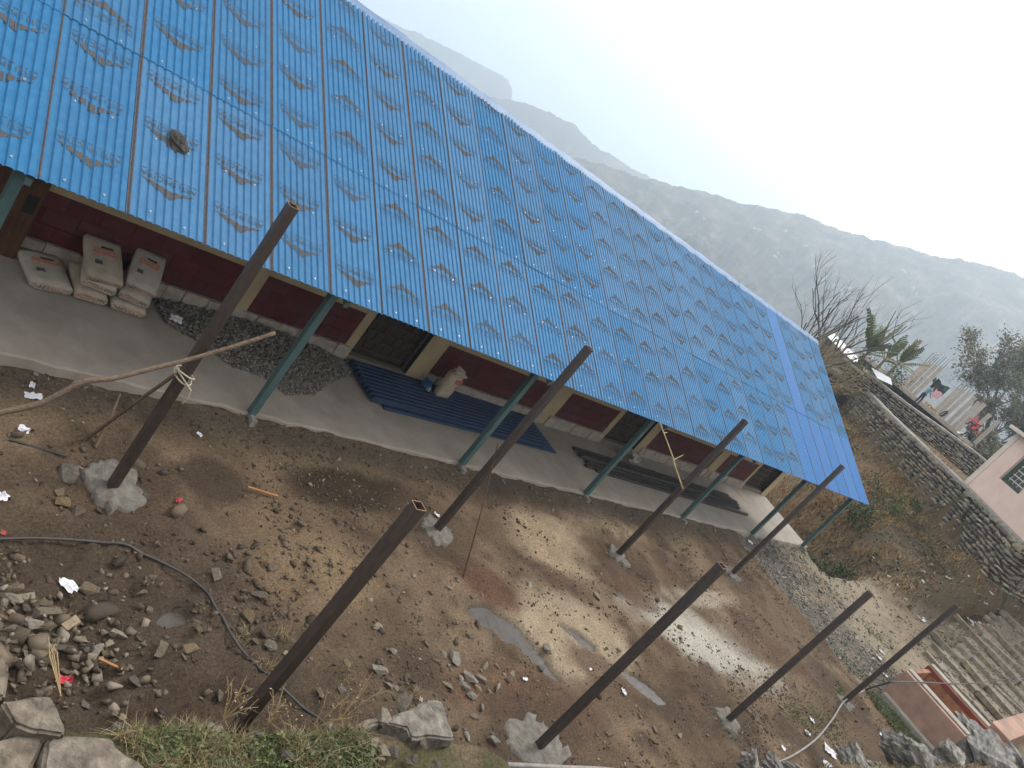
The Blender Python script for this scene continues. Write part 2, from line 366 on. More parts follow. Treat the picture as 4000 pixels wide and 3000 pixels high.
# hills -------------------------------------------------------------
def hill(name, prof, D, depth, zbot, m, label, seed, jag, rows=46, cols=260, bumps=1.):
    az = np.linspace(prof[0][0], prof[-1][0], cols); P = np.array(sorted(prof))
    el = np.interp(az, P[:, 0], P[:, 1]); el = el + jag * (fbm(az * 1.7, az * 0, seed, 5) - .47) ; hf = jag * .35 * (fbm(az * 14, az * 0, seed + 3, 3) - .45) + jag * .6 * np.maximum(0, fbm(az * 40, az * 0, seed + 9, 2) - .42)
    A = np.radians(az); top = CAM.z + D * np.tan(np.radians(el))
    T = np.linspace(0, 1, rows)[None]; Rr = D - depth * T + depth * .16 * np.sin(T * 3.14) * (fbm(az[:, None] * .35 + 0 * T, T * 2.5, seed + 5, 4) - .47) * 3
    Zz = zbot + (top[:, None] - zbot) * (1 - T) ** 1.15 + bumps * np.sin(T * 3.14) * (fbm(az[:, None] * .8, T * 9, seed + 7, 5) - .47) * D * .05 + (D * np.radians(hf))[:, None] * (1 - T) ** 14
    Vv = np.stack([CAM.x + np.cos(A)[:, None] * Rr, CAM.y + np.sin(A)[:, None] * Rr, Zz], -1)
    bk = np.stack([CAM.x + np.cos(A) * (D + depth), CAM.y + np.sin(A) * (D + depth), np.full(cols, zbot)], -1)[:, None]
    Vv = np.concatenate([bk, Vv], 1); r = rows + 1; I = np.arange(cols * r).reshape(cols, r)
    Ff = np.stack([I[:-1, :-1], I[1:, :-1], I[1:, 1:], I[:-1, 1:]], -1).reshape(-1, 4)
    return tag(link(name, npmesh(name, Vv.reshape(-1, 3), Ff, m, smooth=True)), label, kind='structure')
def hillmat(name, a, bcol, c, s):
    m = bpy.data.materials.new(name); m.use_nodes = True; t = m.node_tree; L = t.links; b = t.nodes['Principled BSDF']; b.inputs['Roughness'].default_value = .95; b.inputs['Specular IOR Level'].default_value = .1
    tc = t.nodes.new('ShaderNodeTexCoord'); mpn = t.nodes.new('ShaderNodeMapping'); mpn.inputs['Scale'].default_value = (1, 1, 2.5); L.new(tc.outputs['Object'], mpn.inputs[0])
    n = t.nodes.new('ShaderNodeTexNoise'); n.inputs['Scale'].default_value = s; n.inputs['Detail'].default_value = 9; n.inputs['Roughness'].default_value = .68; L.new(mpn.outputs[0], n.inputs['Vector'])
    cr = t.nodes.new('ShaderNodeValToRGB'); e = cr.color_ramp.elements; e[0].position = .38; e[0].color = (*a, 1); e[1].position = .53; e[1].color = (*bcol, 1); q = e.new(.66); q.color = (*c, 1)
    L.new(n.outputs[0], cr.inputs[0]); L.new(cr.outputs[0], b.inputs['Base Color']); return m
hm1 = hillmat('hillside', (.035, .038, .024), (.085, .07, .05), (.2, .165, .125), .035)
hm2 = hillmat('far_mountain', (.05, .06, .05), (.09, .09, .075), (.15, .14, .12), .004)
HILL = hill('hill', [(49.5, -4.5), (47.5, -2.36), (43.2, -.72), (40, .8), (36.7, 2.18), (33.2, 3.9), (32.6, 4.05), (31.6, 4.3), (28.9, 5.4), (26, 6.55), (22.7, 8.2), (20.6, 8.9), (14, 10.5), (4, 12), (-14, 11)], 900, 420, -90, hm1, 'hazy brown hillside with scrub and pale terraces', 11, .35, 60, 1300, 1.)
hill('mountain', [(57, -4), (54, -2.6), (53.4, -2.1), (51.2, -1.35), (48.8, -.7), (47.2, -1.1), (45.3, -.75), (43.4, -.55), (41, .1), (36, 1.2), (28, 2)], 1250, 500, -220, hm2, 'pale blue hazy ridge', 23, .3, 40, 240, .5)
hill('mountain', [(74, -7), (68, -4.6), (63, -3.15), (60, -2.35), (57.2, -1.75), (55.2, -1.3), (54.3, -1.25), (53.6, -1.6), (53.1, -2.5), (52.4, -4), (50, -6)], 1650, 600, -330, hm2, 'palest blue cliff mountain', 31, .25, 40, 240, .4)
# ================================================================== school building
rng = random.Random(5)
SB = thing('school_building', 'long single-storey block with blue corrugated roof, maroon panels and cream pillars', 'building')
M_blue = mat('blue_sheet', (.043, .155, .3), (.032, .13, .268), 9, .6, .15, 160, .14, vary=.05, c3=(.075, .18, .31), sat=.06)
M_blue2 = mat('blue_sheet_plain', (.03, .145, .36), (.026, .13, .335), 5, .55, .05, 160, .16, vary=.03, sat=.03)
M_rear = mat('blue_sheet_old', (.07, .25, .5), (.06, .2, .42), 3, .45, .05)
M_ink = mat('grey_print', (.1, .098, .1), (.07, .07, .075), 60, .8, .0, spec=.08)
M_lap = mat('lap_grey', (.1, .09, .095), (.06, .055, .06), 50, .8, .3)  # dark grey strip along each sheet seam
M_capm = mat('ridge_flashing', (.095, .185, .33), (.06, .14, .27), 7, .5, .1, 60, .5)
M_screw = mat('zinc', (.6, .6, .6), (.45, .45, .45), 20, .4, 0, metal=.6)
P9 = .77 / 9; DEP = .0145
def prof(x):
    q = x % P9
    return DEP * min(1, max(0, (q - .006) / .013)) if q < P9 / 2 else DEP * min(1, max(0, (P9 - .006 - q) / .013))
BRK = sorted({round(k * P9 + o, 5) for k in range(-1, 11) for o in (.006, .019, P9 - .019, P9 - .006)})
SLA = math.atan2(2.440, 4.649); SLEN = 5.25; SJ = 1.983
def sheet_mesh(name, s0, s1, m, seed):
    rg = random.Random(seed); xs_ = [0] + [b for b in BRK if 0 < b < .772] + [.778]; nr = 7
    v = []; f = []
    ph = rg.uniform(0, 6)
    for j in range(nr):
        s = s0 + (s1 - s0) * j / (nr - 1)
        for x in xs_: v.append((x, s, prof(x) + .0008 * math.sin(x * 5 + s * 2.1 + ph) + .0008 * math.sin(s * 4.3 + ph * 2)))
    n = len(xs_)
    for j in range(nr - 1):
        for i in range(n - 1): f.append((j * n + i, j * n + i + 1, (j + 1) * n + i + 1, (j + 1) * n + i))
    # turned-down cut edge so that the eave reads as metal
    k = len(v); v += [(p[0], p[1] + .0005, p[2] - .003) for p in v[:n]]
    f += [(i + 1, i, k + i, k + i + 1) for i in range(n - 1)]
    return mesh(name, v, f, m)
LOW = [sheet_mesh('roof_sheet', 0, SJ + .12, M_blue, i) for i in range(3)]; UPP = [sheet_mesh('roof_sheet', SJ, SLEN + .03, M_blue, 10 + i) for i in range(3)]
LOWP = sheet_mesh('roof_sheet', 0, SJ + .12, M_blue2, 21); UPPP = sheet_mesh('roof_sheet', SJ, SLEN + .03, M_blue2, 22)
def logo_mesh(flip):
    bm = bmesh.new(); tm_ = text_mesh('ARTI SPECTRA', .098); bm.from_mesh(tm_); bpy.data.meshes.remove(tm_)
    xsz = [v.co.x for v in bm.verts]; sx = .57 / (max(xsz) - min(xsz))
    for v in bm.verts: v.co = Vector((v.co.x * sx, v.co.y * .85 - .06, 0))
    def poly(p): bm.faces.new([bm.verts.new((x, y, 0)) for x, y in p])
    for k in range(9):      # underline, broken into short dashes
        a = -.29 + k * .0655; poly([(a, -.122), (a + .047, -.122), (a + .047, -.114), (a, -.114)])
    # mountain emblem: two facets with a notched foot
    poly([(-.27, .0), (-.21, .03), (-.15, .05), (-.09, .085), (-.02, .15), (-.012, .045), (-.06, .03), (-.11, .032), (-.16, .014)])
    poly([(-.015, .15), (.05, .115), (.09, .085), (.13, .08), (.18, .048), (.23, .022), (.29, -.008), (.2, -.002), (.13, .002), (.1, .022), (.05, .02), (-.008, .045)])
    if flip:
        for v in bm.verts: v.co.x *= -1; v.co.y *= -1
    for v in bm.verts: v.co.x += .385
    bmesh.ops.triangulate(bm, faces=bm.faces)
    for bx in BRK:
        bmesh.ops.bisect_plane(bm, geom=bm.verts[:] + bm.edges[:] + bm.faces[:], plane_co=(bx, 0, 0), plane_no=(1, 0, 0))
    for v in bm.verts: v.co.z = prof(v.co.x) + .0035
    for f in bm.faces:
        if f.normal.z < 0: f.normal_flip()
    me = bpy.data.meshes.new('printed_logo'); bm.to_mesh(me); bm.free(); me.materials.append(M_ink); return me
LG = [logo_mesh(False), logo_mesh(True)]
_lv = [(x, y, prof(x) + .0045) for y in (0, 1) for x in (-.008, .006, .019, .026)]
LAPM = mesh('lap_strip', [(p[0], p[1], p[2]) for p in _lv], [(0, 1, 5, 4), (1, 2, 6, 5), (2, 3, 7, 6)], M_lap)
sc = MB(); sc.tube([(0, 0, 0), (0, 0, .006)], .011, 7); sc.tube([(0, 0, .006), (0, 0, .016)], [.008, .005], 6); SCM = mesh('roofing_screw', sc.v, sc.f, M_screw)
XS0 = -3.491; K0, K1 = -3, 28
NSC = 0
for k in range(K0, K1):
    for row in (0, 1):
        plain = (row == 0 and k >= 22) or (row == 1 and k == 23)
        me = (LOWP if plain else LOW[k % 3]) if row == 0 else (UPPP if plain else UPP[(k + 1) % 3])
        o = link('roof_sheet', me, SB, (XS0 + k * .77, -.444 - rng.uniform(0, .012), 2.152 + (.008 if row else 0) + (.0025 if k % 2 else 0)), (SLA, R(rng.uniform(-.05, .05)), 0))
        s0, s1 = (0, SJ) if row == 0 else (SJ, SLEN)
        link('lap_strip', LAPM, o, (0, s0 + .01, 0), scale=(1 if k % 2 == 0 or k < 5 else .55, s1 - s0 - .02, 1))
        if not plain:
            flip = (1 if (row == 0 and 0 <= k < 5) else 0 if row == 0 and 5 <= k < 11 else rng.random() < .5) if row == 0 else (k % 2 == 1 if 3 < k < 9 else k in (1, 3) or rng.random() < .45)
            sp = .63; s = s0 + .2 + rng.uniform(0, .35)
            while s < s1 - .14:
                link('printed_logo', LG[int(flip)], o, (rng.uniform(-.012, .012), s, 0)); s += sp
        if k < 14:
            for s in ((.1, 1.0) if row == 0 else (SJ + .05, SJ + 1.1, SJ + 2.2)):
                for q in (2, 6):
                    link('roofing_screw', SCM, o, ((q + .5) * P9, s + rng.uniform(-.02, .02), DEP + .002)); NSC += 1
XE = XS0 + K1 * .77; XW = XS0 + K0 * .77
# ridge flashing, lapped lengths with scalloped edges
RY, RZ = 4.205, 4.592
x = XW
while x < XE - .05:
    ln = min(2.4, XE + .06 - x); n = int(ln / (P9 / 2)); v = []; f = []
    for i in range(n + 1):
        xx = ln * i / n; sca = (.016 if i % 2 else 0) + .012 * math.sin(xx * 9 + x); dz = .012 + .006 * math.sin(xx * 5 + x * 3)
        for s, hgt in ((-.15 - sca, .012), (-.09, .03), (-.02, .042), (.02, .042), (.09, .03), (.15 + sca, .012)):
            v.append((x + xx, RY + s * math.cos(SLA), RZ - abs(s) * math.sin(SLA) + hgt + dz))
    for i in range(n):
        for j in range(5): f.append((i * 6 + j, (i + 1) * 6 + j, (i + 1) * 6 + j + 1, i * 6 + j + 1))
    link('ridge_cap', mesh('ridge_cap', v, f, M_capm), SB); x += 2.32
MB().add([(XW, RY, RZ - .01), (XE, RY, RZ - .01), (XE, 8.9, 2.15), (XW, 8.9, 2.15)], [(0, 1, 2, 3)]).build('rear_roof', M_rear, SB)
# timber and steel under the roof
M_steel = mat('painted_steel_green', (.085, .135, .135), (.07, .115, .115), 8, .55, .1, vary=.06)
M_pur = mat('purlin', (.1, .1, .11), (.07, .07, .08), 10, .6, .1)
for s in (.12, 1.1, 2.0, 3.1, 4.2, 5.1):
    yy, zz = -.444 + s * math.cos(SLA), 2.152 + s * math.sin(SLA) - .055
    MB().box(XW + .05, XE - .05, yy - .02, yy + .02, zz - .025, zz + .025).build('purlin', M_pur, SB)
GX = [-7.3, aty(40, 752, -.02).x, -.065, 3.79, 7.24, 11.01, 14.64, 18.0]
for i, gx in enumerate(GX):
    # square hollow post with a small base plate, rafter above
    ztop = 2.152 + .44 * math.tan(SLA) - .09; hw = .05
    MB().box(gx - hw, gx + hw, -.02 - hw, -.02 + hw, 0.004, ztop).build('veranda_post', M_steel, SB, bevel=.008)
    MB().box(gx - .035, gx + .035, -.09 - hw * 2, .05, -.11, .0035 if i != 2 else .02).build('post_footing', mat('footing_plaster', (.3, .28, .25), (.2, .19, .17), 12), SB)
    MB().add([(gx - .03, -.36, 2.09), (gx + .03, -.36, 2.09), (gx + .03, 4.18, 4.47), (gx - .03, 4.18, 4.47), (gx - .03, -.36, 2.02), (gx + .03, -.36, 2.02), (gx + .03, 4.18, 4.4), (gx - .03, 4.18, 4.4)],
             [(0, 1, 2, 3), (7, 6, 5, 4), (0, 4, 5, 1), (1, 5, 6, 2), (2, 6, 7, 3), (3, 7, 4, 0)]).build('rafter', M_steel, SB)
# veranda floor with a ragged front edge
M_conc = mat('veranda_cement', (.36, .315, .265), (.27, .235, .195), 1.6, .7, .25, 26, .35, c3=(.41, .37, .32))
v = []; f = []; n = 200
for i in range(n + 1):
    xx = XW + (18.42 - XW) * i / n; rag = .05 * (mnoise.noise((xx * 3.1, 0, 0)) + .6 * mnoise.noise((xx * 11, 3, 0)))
    if xx > 14: rag *= .4
    e = 18.42 + .12 * (0 if 1 else 0)
    v += [(xx, -.02 + rag, -.16), (xx, -.015 + rag, -.012), (xx, .02 + rag, 0), (xx, 2.4, 0)]
for i in range(n):
    for j in range(3): f.append((i * 4 + j, (i + 1) * 4 + j, (i + 1) * 4 + j + 1, i * 4 + j + 1))
v += [(18.42, -.02, 0), (18.78, 2.4, 0), (18.78, 2.4, -.9), (18.42, -.02, -.9)]; k = len(v)
f += [(k - 4, k - 3, k - 2, k - 1), (n * 4 + 2, k - 4, k - 3, n * 4 + 3)]
MB().add(v, f).build('veranda_floor', M_conc, SB)
# front wall at y = 2.13
YW = 2.13
M_cream = mat('cream_plaster', (.42, .335, .2), (.35, .28, .17), 2.5, .85, .15, 40, c3=(.46, .385, .25))
M_mar = mat('maroon_paint', (.1, .023, .025), (.07, .017, .018), 5, .7, .3, 50, .3, vary=.1, sat=.1)
M_joint = mat('maroon_joint', (.05, .013, .015), (.04, .01, .012), 8, .85, .1)
M_plinth = mat('plinth_plaster', (.4, .35, .29), (.26, .225, .19), 7, .9, .5, 30)
M_dark = mat('near_black', (.03, .028, .026), (.02, .02, .02), 2, .9, 0)  # near-black, shade of the unlit room and slab gap put into colour
M_grille = mat('grille_brown', (.085, .065, .045), (.06, .045, .032), 9, .6, .2)
M_door = mat('door_panel', (.05, .04, .03), (.035, .028, .02), 5, .7, .2, 20)
def panel(x0, x1, ragged):
    """low maroon block panel under the window band, blocks proud of recessed joints"""
    z0, z1 = .27, .93
    box('panel_backing', M_joint, SB, x0 + .004, x1 - .004, YW + .011, YW + .11, z0 + .003, z1 - .004)
    rows = 3; bh = (z1 - z0) / rows; bw = .4
    for r_ in range(rows):
        x = x0 - (.2 if r_ % 2 else 0)
        while x < x1 - .02:
            a, b_ = max(x, x0), min(x + bw, x1)
            if b_ - a > .03:
                MB().box(a + .003, b_ - .003, YW - .002 - rng.uniform(0, .003), YW + .05, z0 + r_ * bh + .003, z0 + (r_ + 1) * bh - .003).build('brick', M_mar, SB)
            x += bw
    # cement plinth course of rough pieces
    x = x0 - .12
    while x < x1 + .1:
        wd = min(rng.uniform(.26, .42), x1 + .12 - x)
        me = MB().box(x + .003, x + wd - .003, YW - rng.uniform(.03, .055), YW + .1, 0.002, rng.uniform(.245, .268))
        o = me.build('plinth_stone', M_plinth, SB, bevel=.012); x += wd
    if ragged: pass
PANELS = [(-6.4, -4.9), (-3.2, .1), (.32, 2.13), (4.0, 7.25), (7.68, 9.5), (11.36, 14.55), (15.0, 16.85)]
for a, b_ in PANELS: panel(a, b_, True)
PIL = [(-3.55, -3.2), (.1, .32), (2.13, 2.3), (3.57, 4.0), (7.25, 7.68), (9.5, 9.67), (11.02, 11.36), (14.55, 15.0), (16.85, 16.98), (18.4, 18.74)]
for a, b_ in PIL: box('pillar', M_cream, SB, a, b_, YW - .012, YW + .22, .002, 3.2, .006)
for a, b_ in [(-6.4, -4.9), (-3.2, .1), (.32, 2.13), (4.0, 7.25), (7.68, 9.5), (11.36, 14.55), (15.0, 16.85)]:
    box('sill_band', M_cream, SB, a + .001, b_ - .001, YW - .006, YW + .2, .93, 1.12)
    box('window_head', M_cream, SB, a + .001, b_ - .001, YW - .004, YW + .2, 2.3, 3.2)
    w_ = box('window', mat('window_glass', (.03, .035, .04), (.02, .022, .025), 2, .1, 0, spec=.6), SB, a + .001, b_ - .001, YW + .12, YW + .14, 1.12, 2.3)
    nb = int((b_ - a) / .5)
    for i in range(nb + 1):
        xx = a + .03 + (b_ - a - .06) * i / nb; box('window_bar', M_grille, w_, xx - .02, xx + .02, YW + .08, YW + .118, 1.12, 2.3)
DOORS = [(-4.9, -3.55), (2.3, 3.57), (9.67, 11.02), (16.98, 18.4)]
for a, b_ in DOORS:
    d = box('door', M_door, SB, a + .05, b_ - .05, YW + .2, YW + .23, .13, 2.35)
    box('door_head', M_cream, SB, a + .001, b_ - .001, YW - .003, YW + .2, 2.35, 3.2)
    box('threshold', mat('threshold_cement', (.2, .175, .145), (.15, .13, .11), 5, .85, .3), SB, a + .001, b_ - .001, YW + .02, YW + .5, .002, .1)
    box('door_frame', M_grille, d, a + .002, a + .05, YW + .1, YW + .24, .1, 2.35); box('door_frame', M_grille, d, b_ - .05, b_ - .002, YW + .1, YW + .24, .1, 2.35)
    box('door_frame', M_grille, d, a + .05, b_ - .05, YW + .1, YW + .24, .1, .13)
    nz, wz = 11, .19
    for r_ in range(nz):
        z = .22 + r_ * wz
        box('bar', M_grille, d, a + .051, b_ - .051, YW + .17, YW + .199, z - .008, z + .008)
        off = .1 if r_ % 2 else 0
        x = a + .1 + off
        while x < b_ - .06:
            box('bar', M_grille, d, x - .007, x + .007, YW + .178, YW + .2, z + .009, z + wz - .009); x += .2
    box('reveal', M_dark, SB, b_ - .001, b_ + .001, YW + .0, YW + .1, .1, 2.3)
box('rear_wall', M_cream, SB, XW, 18.7, 8.2, 8.4, -.3, 2.4); 
MB().add([(18.7, YW + .23, -.9), (18.7, 8.2, -.9), (18.7, 8.2, 2.4), (18.7, RY, 4.35), (18.7, YW + .23, 3.3), (18.5, YW + .23, -.9), (18.5, 8.2, -.9), (18.5, 8.2, 2.4), (18.5, RY, 4.35), (18.5, YW + .23, 3.3)],
         [(0, 1, 2, 3, 4), (9, 8, 7, 6, 5), (0, 5, 6, 1), (1, 6, 7, 2), (2, 7, 8, 3), (3, 8, 9, 4), (4, 9, 5, 0)]).build('gable_wall', mat('gable_stone', (.17, .15, .12), (.09, .08, .065), 4, .9, .6, 12), SB)
box('inner_wall', M_dark, SB, XW, 18.5, YW + .6, YW + .65, .0, 3.3)

# ================================================================== steel posts of the frame
M_rust = mat('raw_steel', (.066, .049, .041), (.04, .033, .03), 5, .55, .15, 30, .35, vary=.12, c3=(.15, .08, .05), stretch=(5, 5, 1.5))
M_rim = mat('cut_steel', (.35, .2, .11), (.2, .13, .09), 20, .5, .1)
M_foot = mat('fresh_concrete', (.21, .2, .178), (.12, .105, .085), 9, .9, 1., 35, .2)
PL = ['with a branch lashed to it beside the veranda', 'second in the row along the veranda, thin rod leaning on it', 'third in the row along the veranda, split stick against it', 'standing by the far end of the veranda',
      'rising beside the grassy ledge, footing hidden', 'in the outer row, standing in a pale wet cement pad', 'in the outer row beyond the chalky dust patch', 'in the outer row nearest the pink basin']
for i, (rw, px, py, zt) in enumerate(POSTS):
    t_ = thing('steel_post', 'bare square steel post ' + PL[i], 'post', (px, py, -.12), R(rng.uniform(-3, 3) + (0)), 'steel posts set up in two rows')
    hw = .045; iw = .04; z1 = zt + .12; m_ = MB()
    o4 = [(-hw, -hw), (hw, -hw), (hw, hw), (-hw, hw)]; i4 = [(-iw, -iw), (iw, -iw), (iw, iw), (-iw, iw)]
    v = [(x, y, -.3) for x, y in o4] + [(x, y, z1) for x, y in o4]; f = [(j, (j + 1) % 4, 4 + (j + 1) % 4, 4 + j) for j in range(4)]
    v += [(x, y, z1 - .8) for x, y in i4] + [(x, y, z1) for x, y in i4]; f += [(8 + (j + 1) % 4, 8 + j, 12 + j, 12 + (j + 1) % 4) for j in range(4)] + [(8, 9, 10, 11)]
    m_.add(v, f).build('tube', M_rust, t_)
    MB().add([(x, y, z1) for x, y in o4] + [(x, y, z1) for x, y in i4] + [(x, y, z1 + .003) for x, y in o4] + [(x, y, z1 + .003) for x, y in i4],
             [(8 + j, 8 + (j + 1) % 4, 12 + (j + 1) % 4, 12 + j) for j in range(4)] + [(j, (j + 1) % 4, 8 + (j + 1) % 4, 8 + j) for j in range(4)]).build('cut_rim', M_rim, t_)
    # poured footing: uneven pad
    big = {0: (.34, .025), 1: (.27, .01), 5: (.42, -.005), 4: (.25, .0)}.get(i, (.25, -.005)); n = 44; rr, hh = big
    v = [(0, 0, hh)]; f = []
    for q in range(1, 10):
        for j in range(n):
            a = 2 * math.pi * j / n; w_ = rr * (q / 9) * (1 + .45 * mnoise.noise((math.cos(a) * 1.3 + i * 7, math.sin(a) * 1.3, i)) + .3 * mnoise.noise((math.cos(a) * 4, math.sin(a) * 4, i + 3)) + .15 * mnoise.noise((math.cos(a) * 11, math.sin(a) * 11, i + 5)))
            el = 1.0 + .25 * math.cos(a + i)
            v.append((w_ * math.cos(a) * el * (1.25 if i in (5, 6) else 1), w_ * math.sin(a), (hh * (1 - .3 * (q / 9) ** 3) if q < 9 else -.1) + .035 * mnoise.fractal(Vector((w_ * math.cos(a) * 7, w_ * math.sin(a) * 7, i)), 1, 2, 4)))
    for j in range(n): f.append((0, 1 + j, 1 + (j + 1) % n))
    for q in range(8):
        for j in range(n): f.append((1 + q * n + j, 1 + (q + 1) * n + j, 1 + (q + 1) * n + (j + 1) % n, 1 + q * n + (j + 1) % n))
    MB().add(v, f).build('concrete_footing', M_foot, t_, smooth=True)
# ================================================================== things on the veranda
M_bag = mat('cement_sack', (.43, .375, .3), (.33, .285, .225), 7, .8, .3, 30, vary=.08)
M_red = mat('red_print', (.42, .11, .08), (.34, .12, .09), 14, .8, 0); M_blk = mat('black_print', (.05, .045, .045), (.04, .04, .04), 30, .8, 0)
def bag_mesh(seed, W=.5, D=.66, T=.16):
    bm = bmesh.new(); bmesh.ops.create_cube(bm, size=2); bmesh.ops.subdivide_edges(bm, edges=bm.edges, cuts=7, use_grid_fill=True)
    for v in bm.verts:
        x, y, z = v.co; k = .6 + .4 * (1 - abs(x) ** 3.2) * (1 - abs(y) ** 5)
        w_ = 1 - .1 * abs(z) ** 3 * (abs(x) > .99) - .05 * abs(y) ** 3; d_ = 1 - .03 * abs(x) ** 4
        n_ = mnoise.fractal(Vector((x * 1.7 + seed * 5, y * 1.7, z + seed)), 1, 2, 3)
        v.co = Vector((x * W / 2 * w_, y * D / 2 * d_, z * T / 2 * k + .014 * n_ * (abs(y) < .98)))
    me = bpy.data.meshes.new('sack'); bm.to_mesh(me); bm.free(); me.materials.append(M_bag); me.polygons.foreach_set('use_smooth', [True] * len(me.polygons)); return me
TX = {k: text_mesh(k, .088) for k in ('ACTIVE', 'PPC')}
TX['ACTIVE'].materials.append(M_red); TX['PPC'].materials.append(M_blk)
TX['sub'] = text_mesh('SUPER TOUGH', .02); TX['sub'].materials.append(M_blk)
def bag(p0, p1, zb, tilt, inv, label, seed, T=.16, D=.66, top=True):
    a = atz(*p0, zb); b_ = atz(*p1, zb); W = (b_ - a).length; rz = math.atan2(b_.y - a.y, b_.x - a.x)
    t_ = thing('cement_bag', label, 'cement bag', (0, 0, 0), 0, 'cement bags stacked on the veranda')
    c = (a + b_) / 2; M_ = Matrix.Translation(c) @ Matrix.Rotation(rz, 4, 'Z') @ Matrix.Rotation(R(tilt), 4, 'X') @ Matrix.Translation((0, D / 2, T / 2))
    t_.matrix_world = M_
    link('sack', bag_mesh(seed, W, D, T), t_)
    k = min(1, W / .5)
    for nm, x, z, s in (('ACTIVE', -.075, .0, 1), ('PPC', .155, 0, 1), ('sub', -.07, .034, 1)):
        o = link('printed_text', TX[nm], t_); sg = -1 if inv else 1
        o.matrix_local = Matrix.Translation((sg * x * k, -D / 2 - .004, sg * z * .9)) @ Matrix.Rotation(R(90), 4, 'X') @ Matrix.Rotation(R(180 if inv else 0), 4, 'Z') @ Matrix.Diagonal((k * 1.02, .85, 1, 1))
    if top:
        MB().box(-W * .32, W * .3, D * .05, D * .17, T / 2 - .02, T / 2 + .0125).build('red_label', mat('faded_red', (.46, .14, .1), (.42, .26, .2), 22, .8, 0), t_)
        MB().box(-W * .3, -W * .12, -D * .2, -D * .12, T / 2 - .02, T / 2 + .0105).build('grey_stamp', M_ink, t_)
        MB().box(-W * .12, W * .2, D * .2, D * .235, T / 2 - .02, T / 2 + .011).build('black_line', M_blk, t_)
    return t_
bag((104, 1128), (276, 1165), 0, 2, True, 'grey cement bag lying alone flat beside the stacked ones', 1)
bag((277, 1167), (411, 1205), 0, 2, False, 'bottom cement bag of the stack next to the lone bag', 2, top=False)
bag((300, 1113), (443, 1169), .165, 9, False, 'middle cement bag of the stack next to the lone bag', 3, top=False)
bag((320, 1096), (470, 1138), .33 - .07, 20, True, 'top cement bag of the stack next to the lone bag', 4)
bag((420, 1209), (560, 1254), 0, 3, True, 'bottom cement bag of the stack beside the gravel heap', 5, top=False)
bag((449, 1163), (572, 1218), .165, 8, False, 'middle cement bag of the stack beside the gravel heap', 6, top=False)
bag((475, 1120), (598, 1174), .28, 22, True, 'top cement bag of the stack beside the gravel heap', 7)
# upright bag on the blue sheets
pb = atz(1726, 1556, .1)
t_ = thing('cement_bag', 'torn-topped cement bag standing upright on the blue roofing sheets', 'cement bag', (pb.x, pb.y + .08, .1), .12)
ub = bag_mesh(11, .36, .54, .2); o = link('sack', ub, t_); o.matrix_local = Matrix.Translation((0, 0, .27)) @ Matrix.Rotation(R(90), 4, 'X')
link('torn_mouth', boulder(15, (.34, .2, .22), M_bag, 2, .25), t_, (0, 0, .55))
MB().box(-.02, .16, -.101, -.09, .36, .46).build('red_label', M_red, t_)
o = link('printed_text', None, t_); o.data if 0 else None; bpy.data.objects.remove(o)
tm_ = text_mesh('R', .09); tm_.materials.append(M_blk); o = link('printed_text', tm_, t_, (.09, -.107, .29), (R(90), 0, 0))
# spare blue roofing sheets, stacked
bl, fl, fr = atz(1403, 1448, .06), atz(1443, 1566, .06), atz(2132, 1745, .06)
ang = math.atan2(fr.y - fl.y, fr.x - fl.x); Ls = (fr - fl).length
SSM = sheet_mesh('spare_sheet', 0, Ls, mat('blue_sheet_shaded', (.03, .055, .11), (.023, .042, .085), 4, .5, .15), 77)  # roof blue darkened to navy, veranda shade painted into the colour
LB = ['bottom', 'second', 'third', 'fourth', 'fifth', 'top']
for i in range(6):
    o = link('roofing_sheet', SSM, None, (fl.x + (.3 if i < 2 else .02 * i), fl.y - (.06 if i < 2 else .0) + .012 * i, .012 + i * .017), (0, 0, ang - R(90) + R((.4, -.6, .5, -.3, .8, 0)[i])))
    # sheet runs along its own +y, width along +x: mirror so that it lies on the wall side
    o.scale = (-1.28, 1, 1)
    tag(o, f'{LB[i]} blue corrugated sheet of the loose pile on the veranda floor', 'roofing sheet', 'spare blue sheets piled on the veranda')
# blue plastic bundle
pb = atz(1655, 1512, .12)
t_ = thing('plastic_bundle', 'small knotted blue plastic bundle in front of the cream pillar', 'plastic bag', (pb.x, pb.y, .12))
link('sack', boulder(41, (.24, .22, .22), mat('blue_plastic', (.03, .1, .22), (.02, .06, .15), 9, .35, .3, 20), 3, .12), t_, (0, 0, .09)); link('knot', boulder(42, (.1, .08, .1), mat('clear_plastic', (.3, .33, .36), (.2, .22, .25), 20, .3, .3), 2, .2), t_, (.03, -.09, .05))
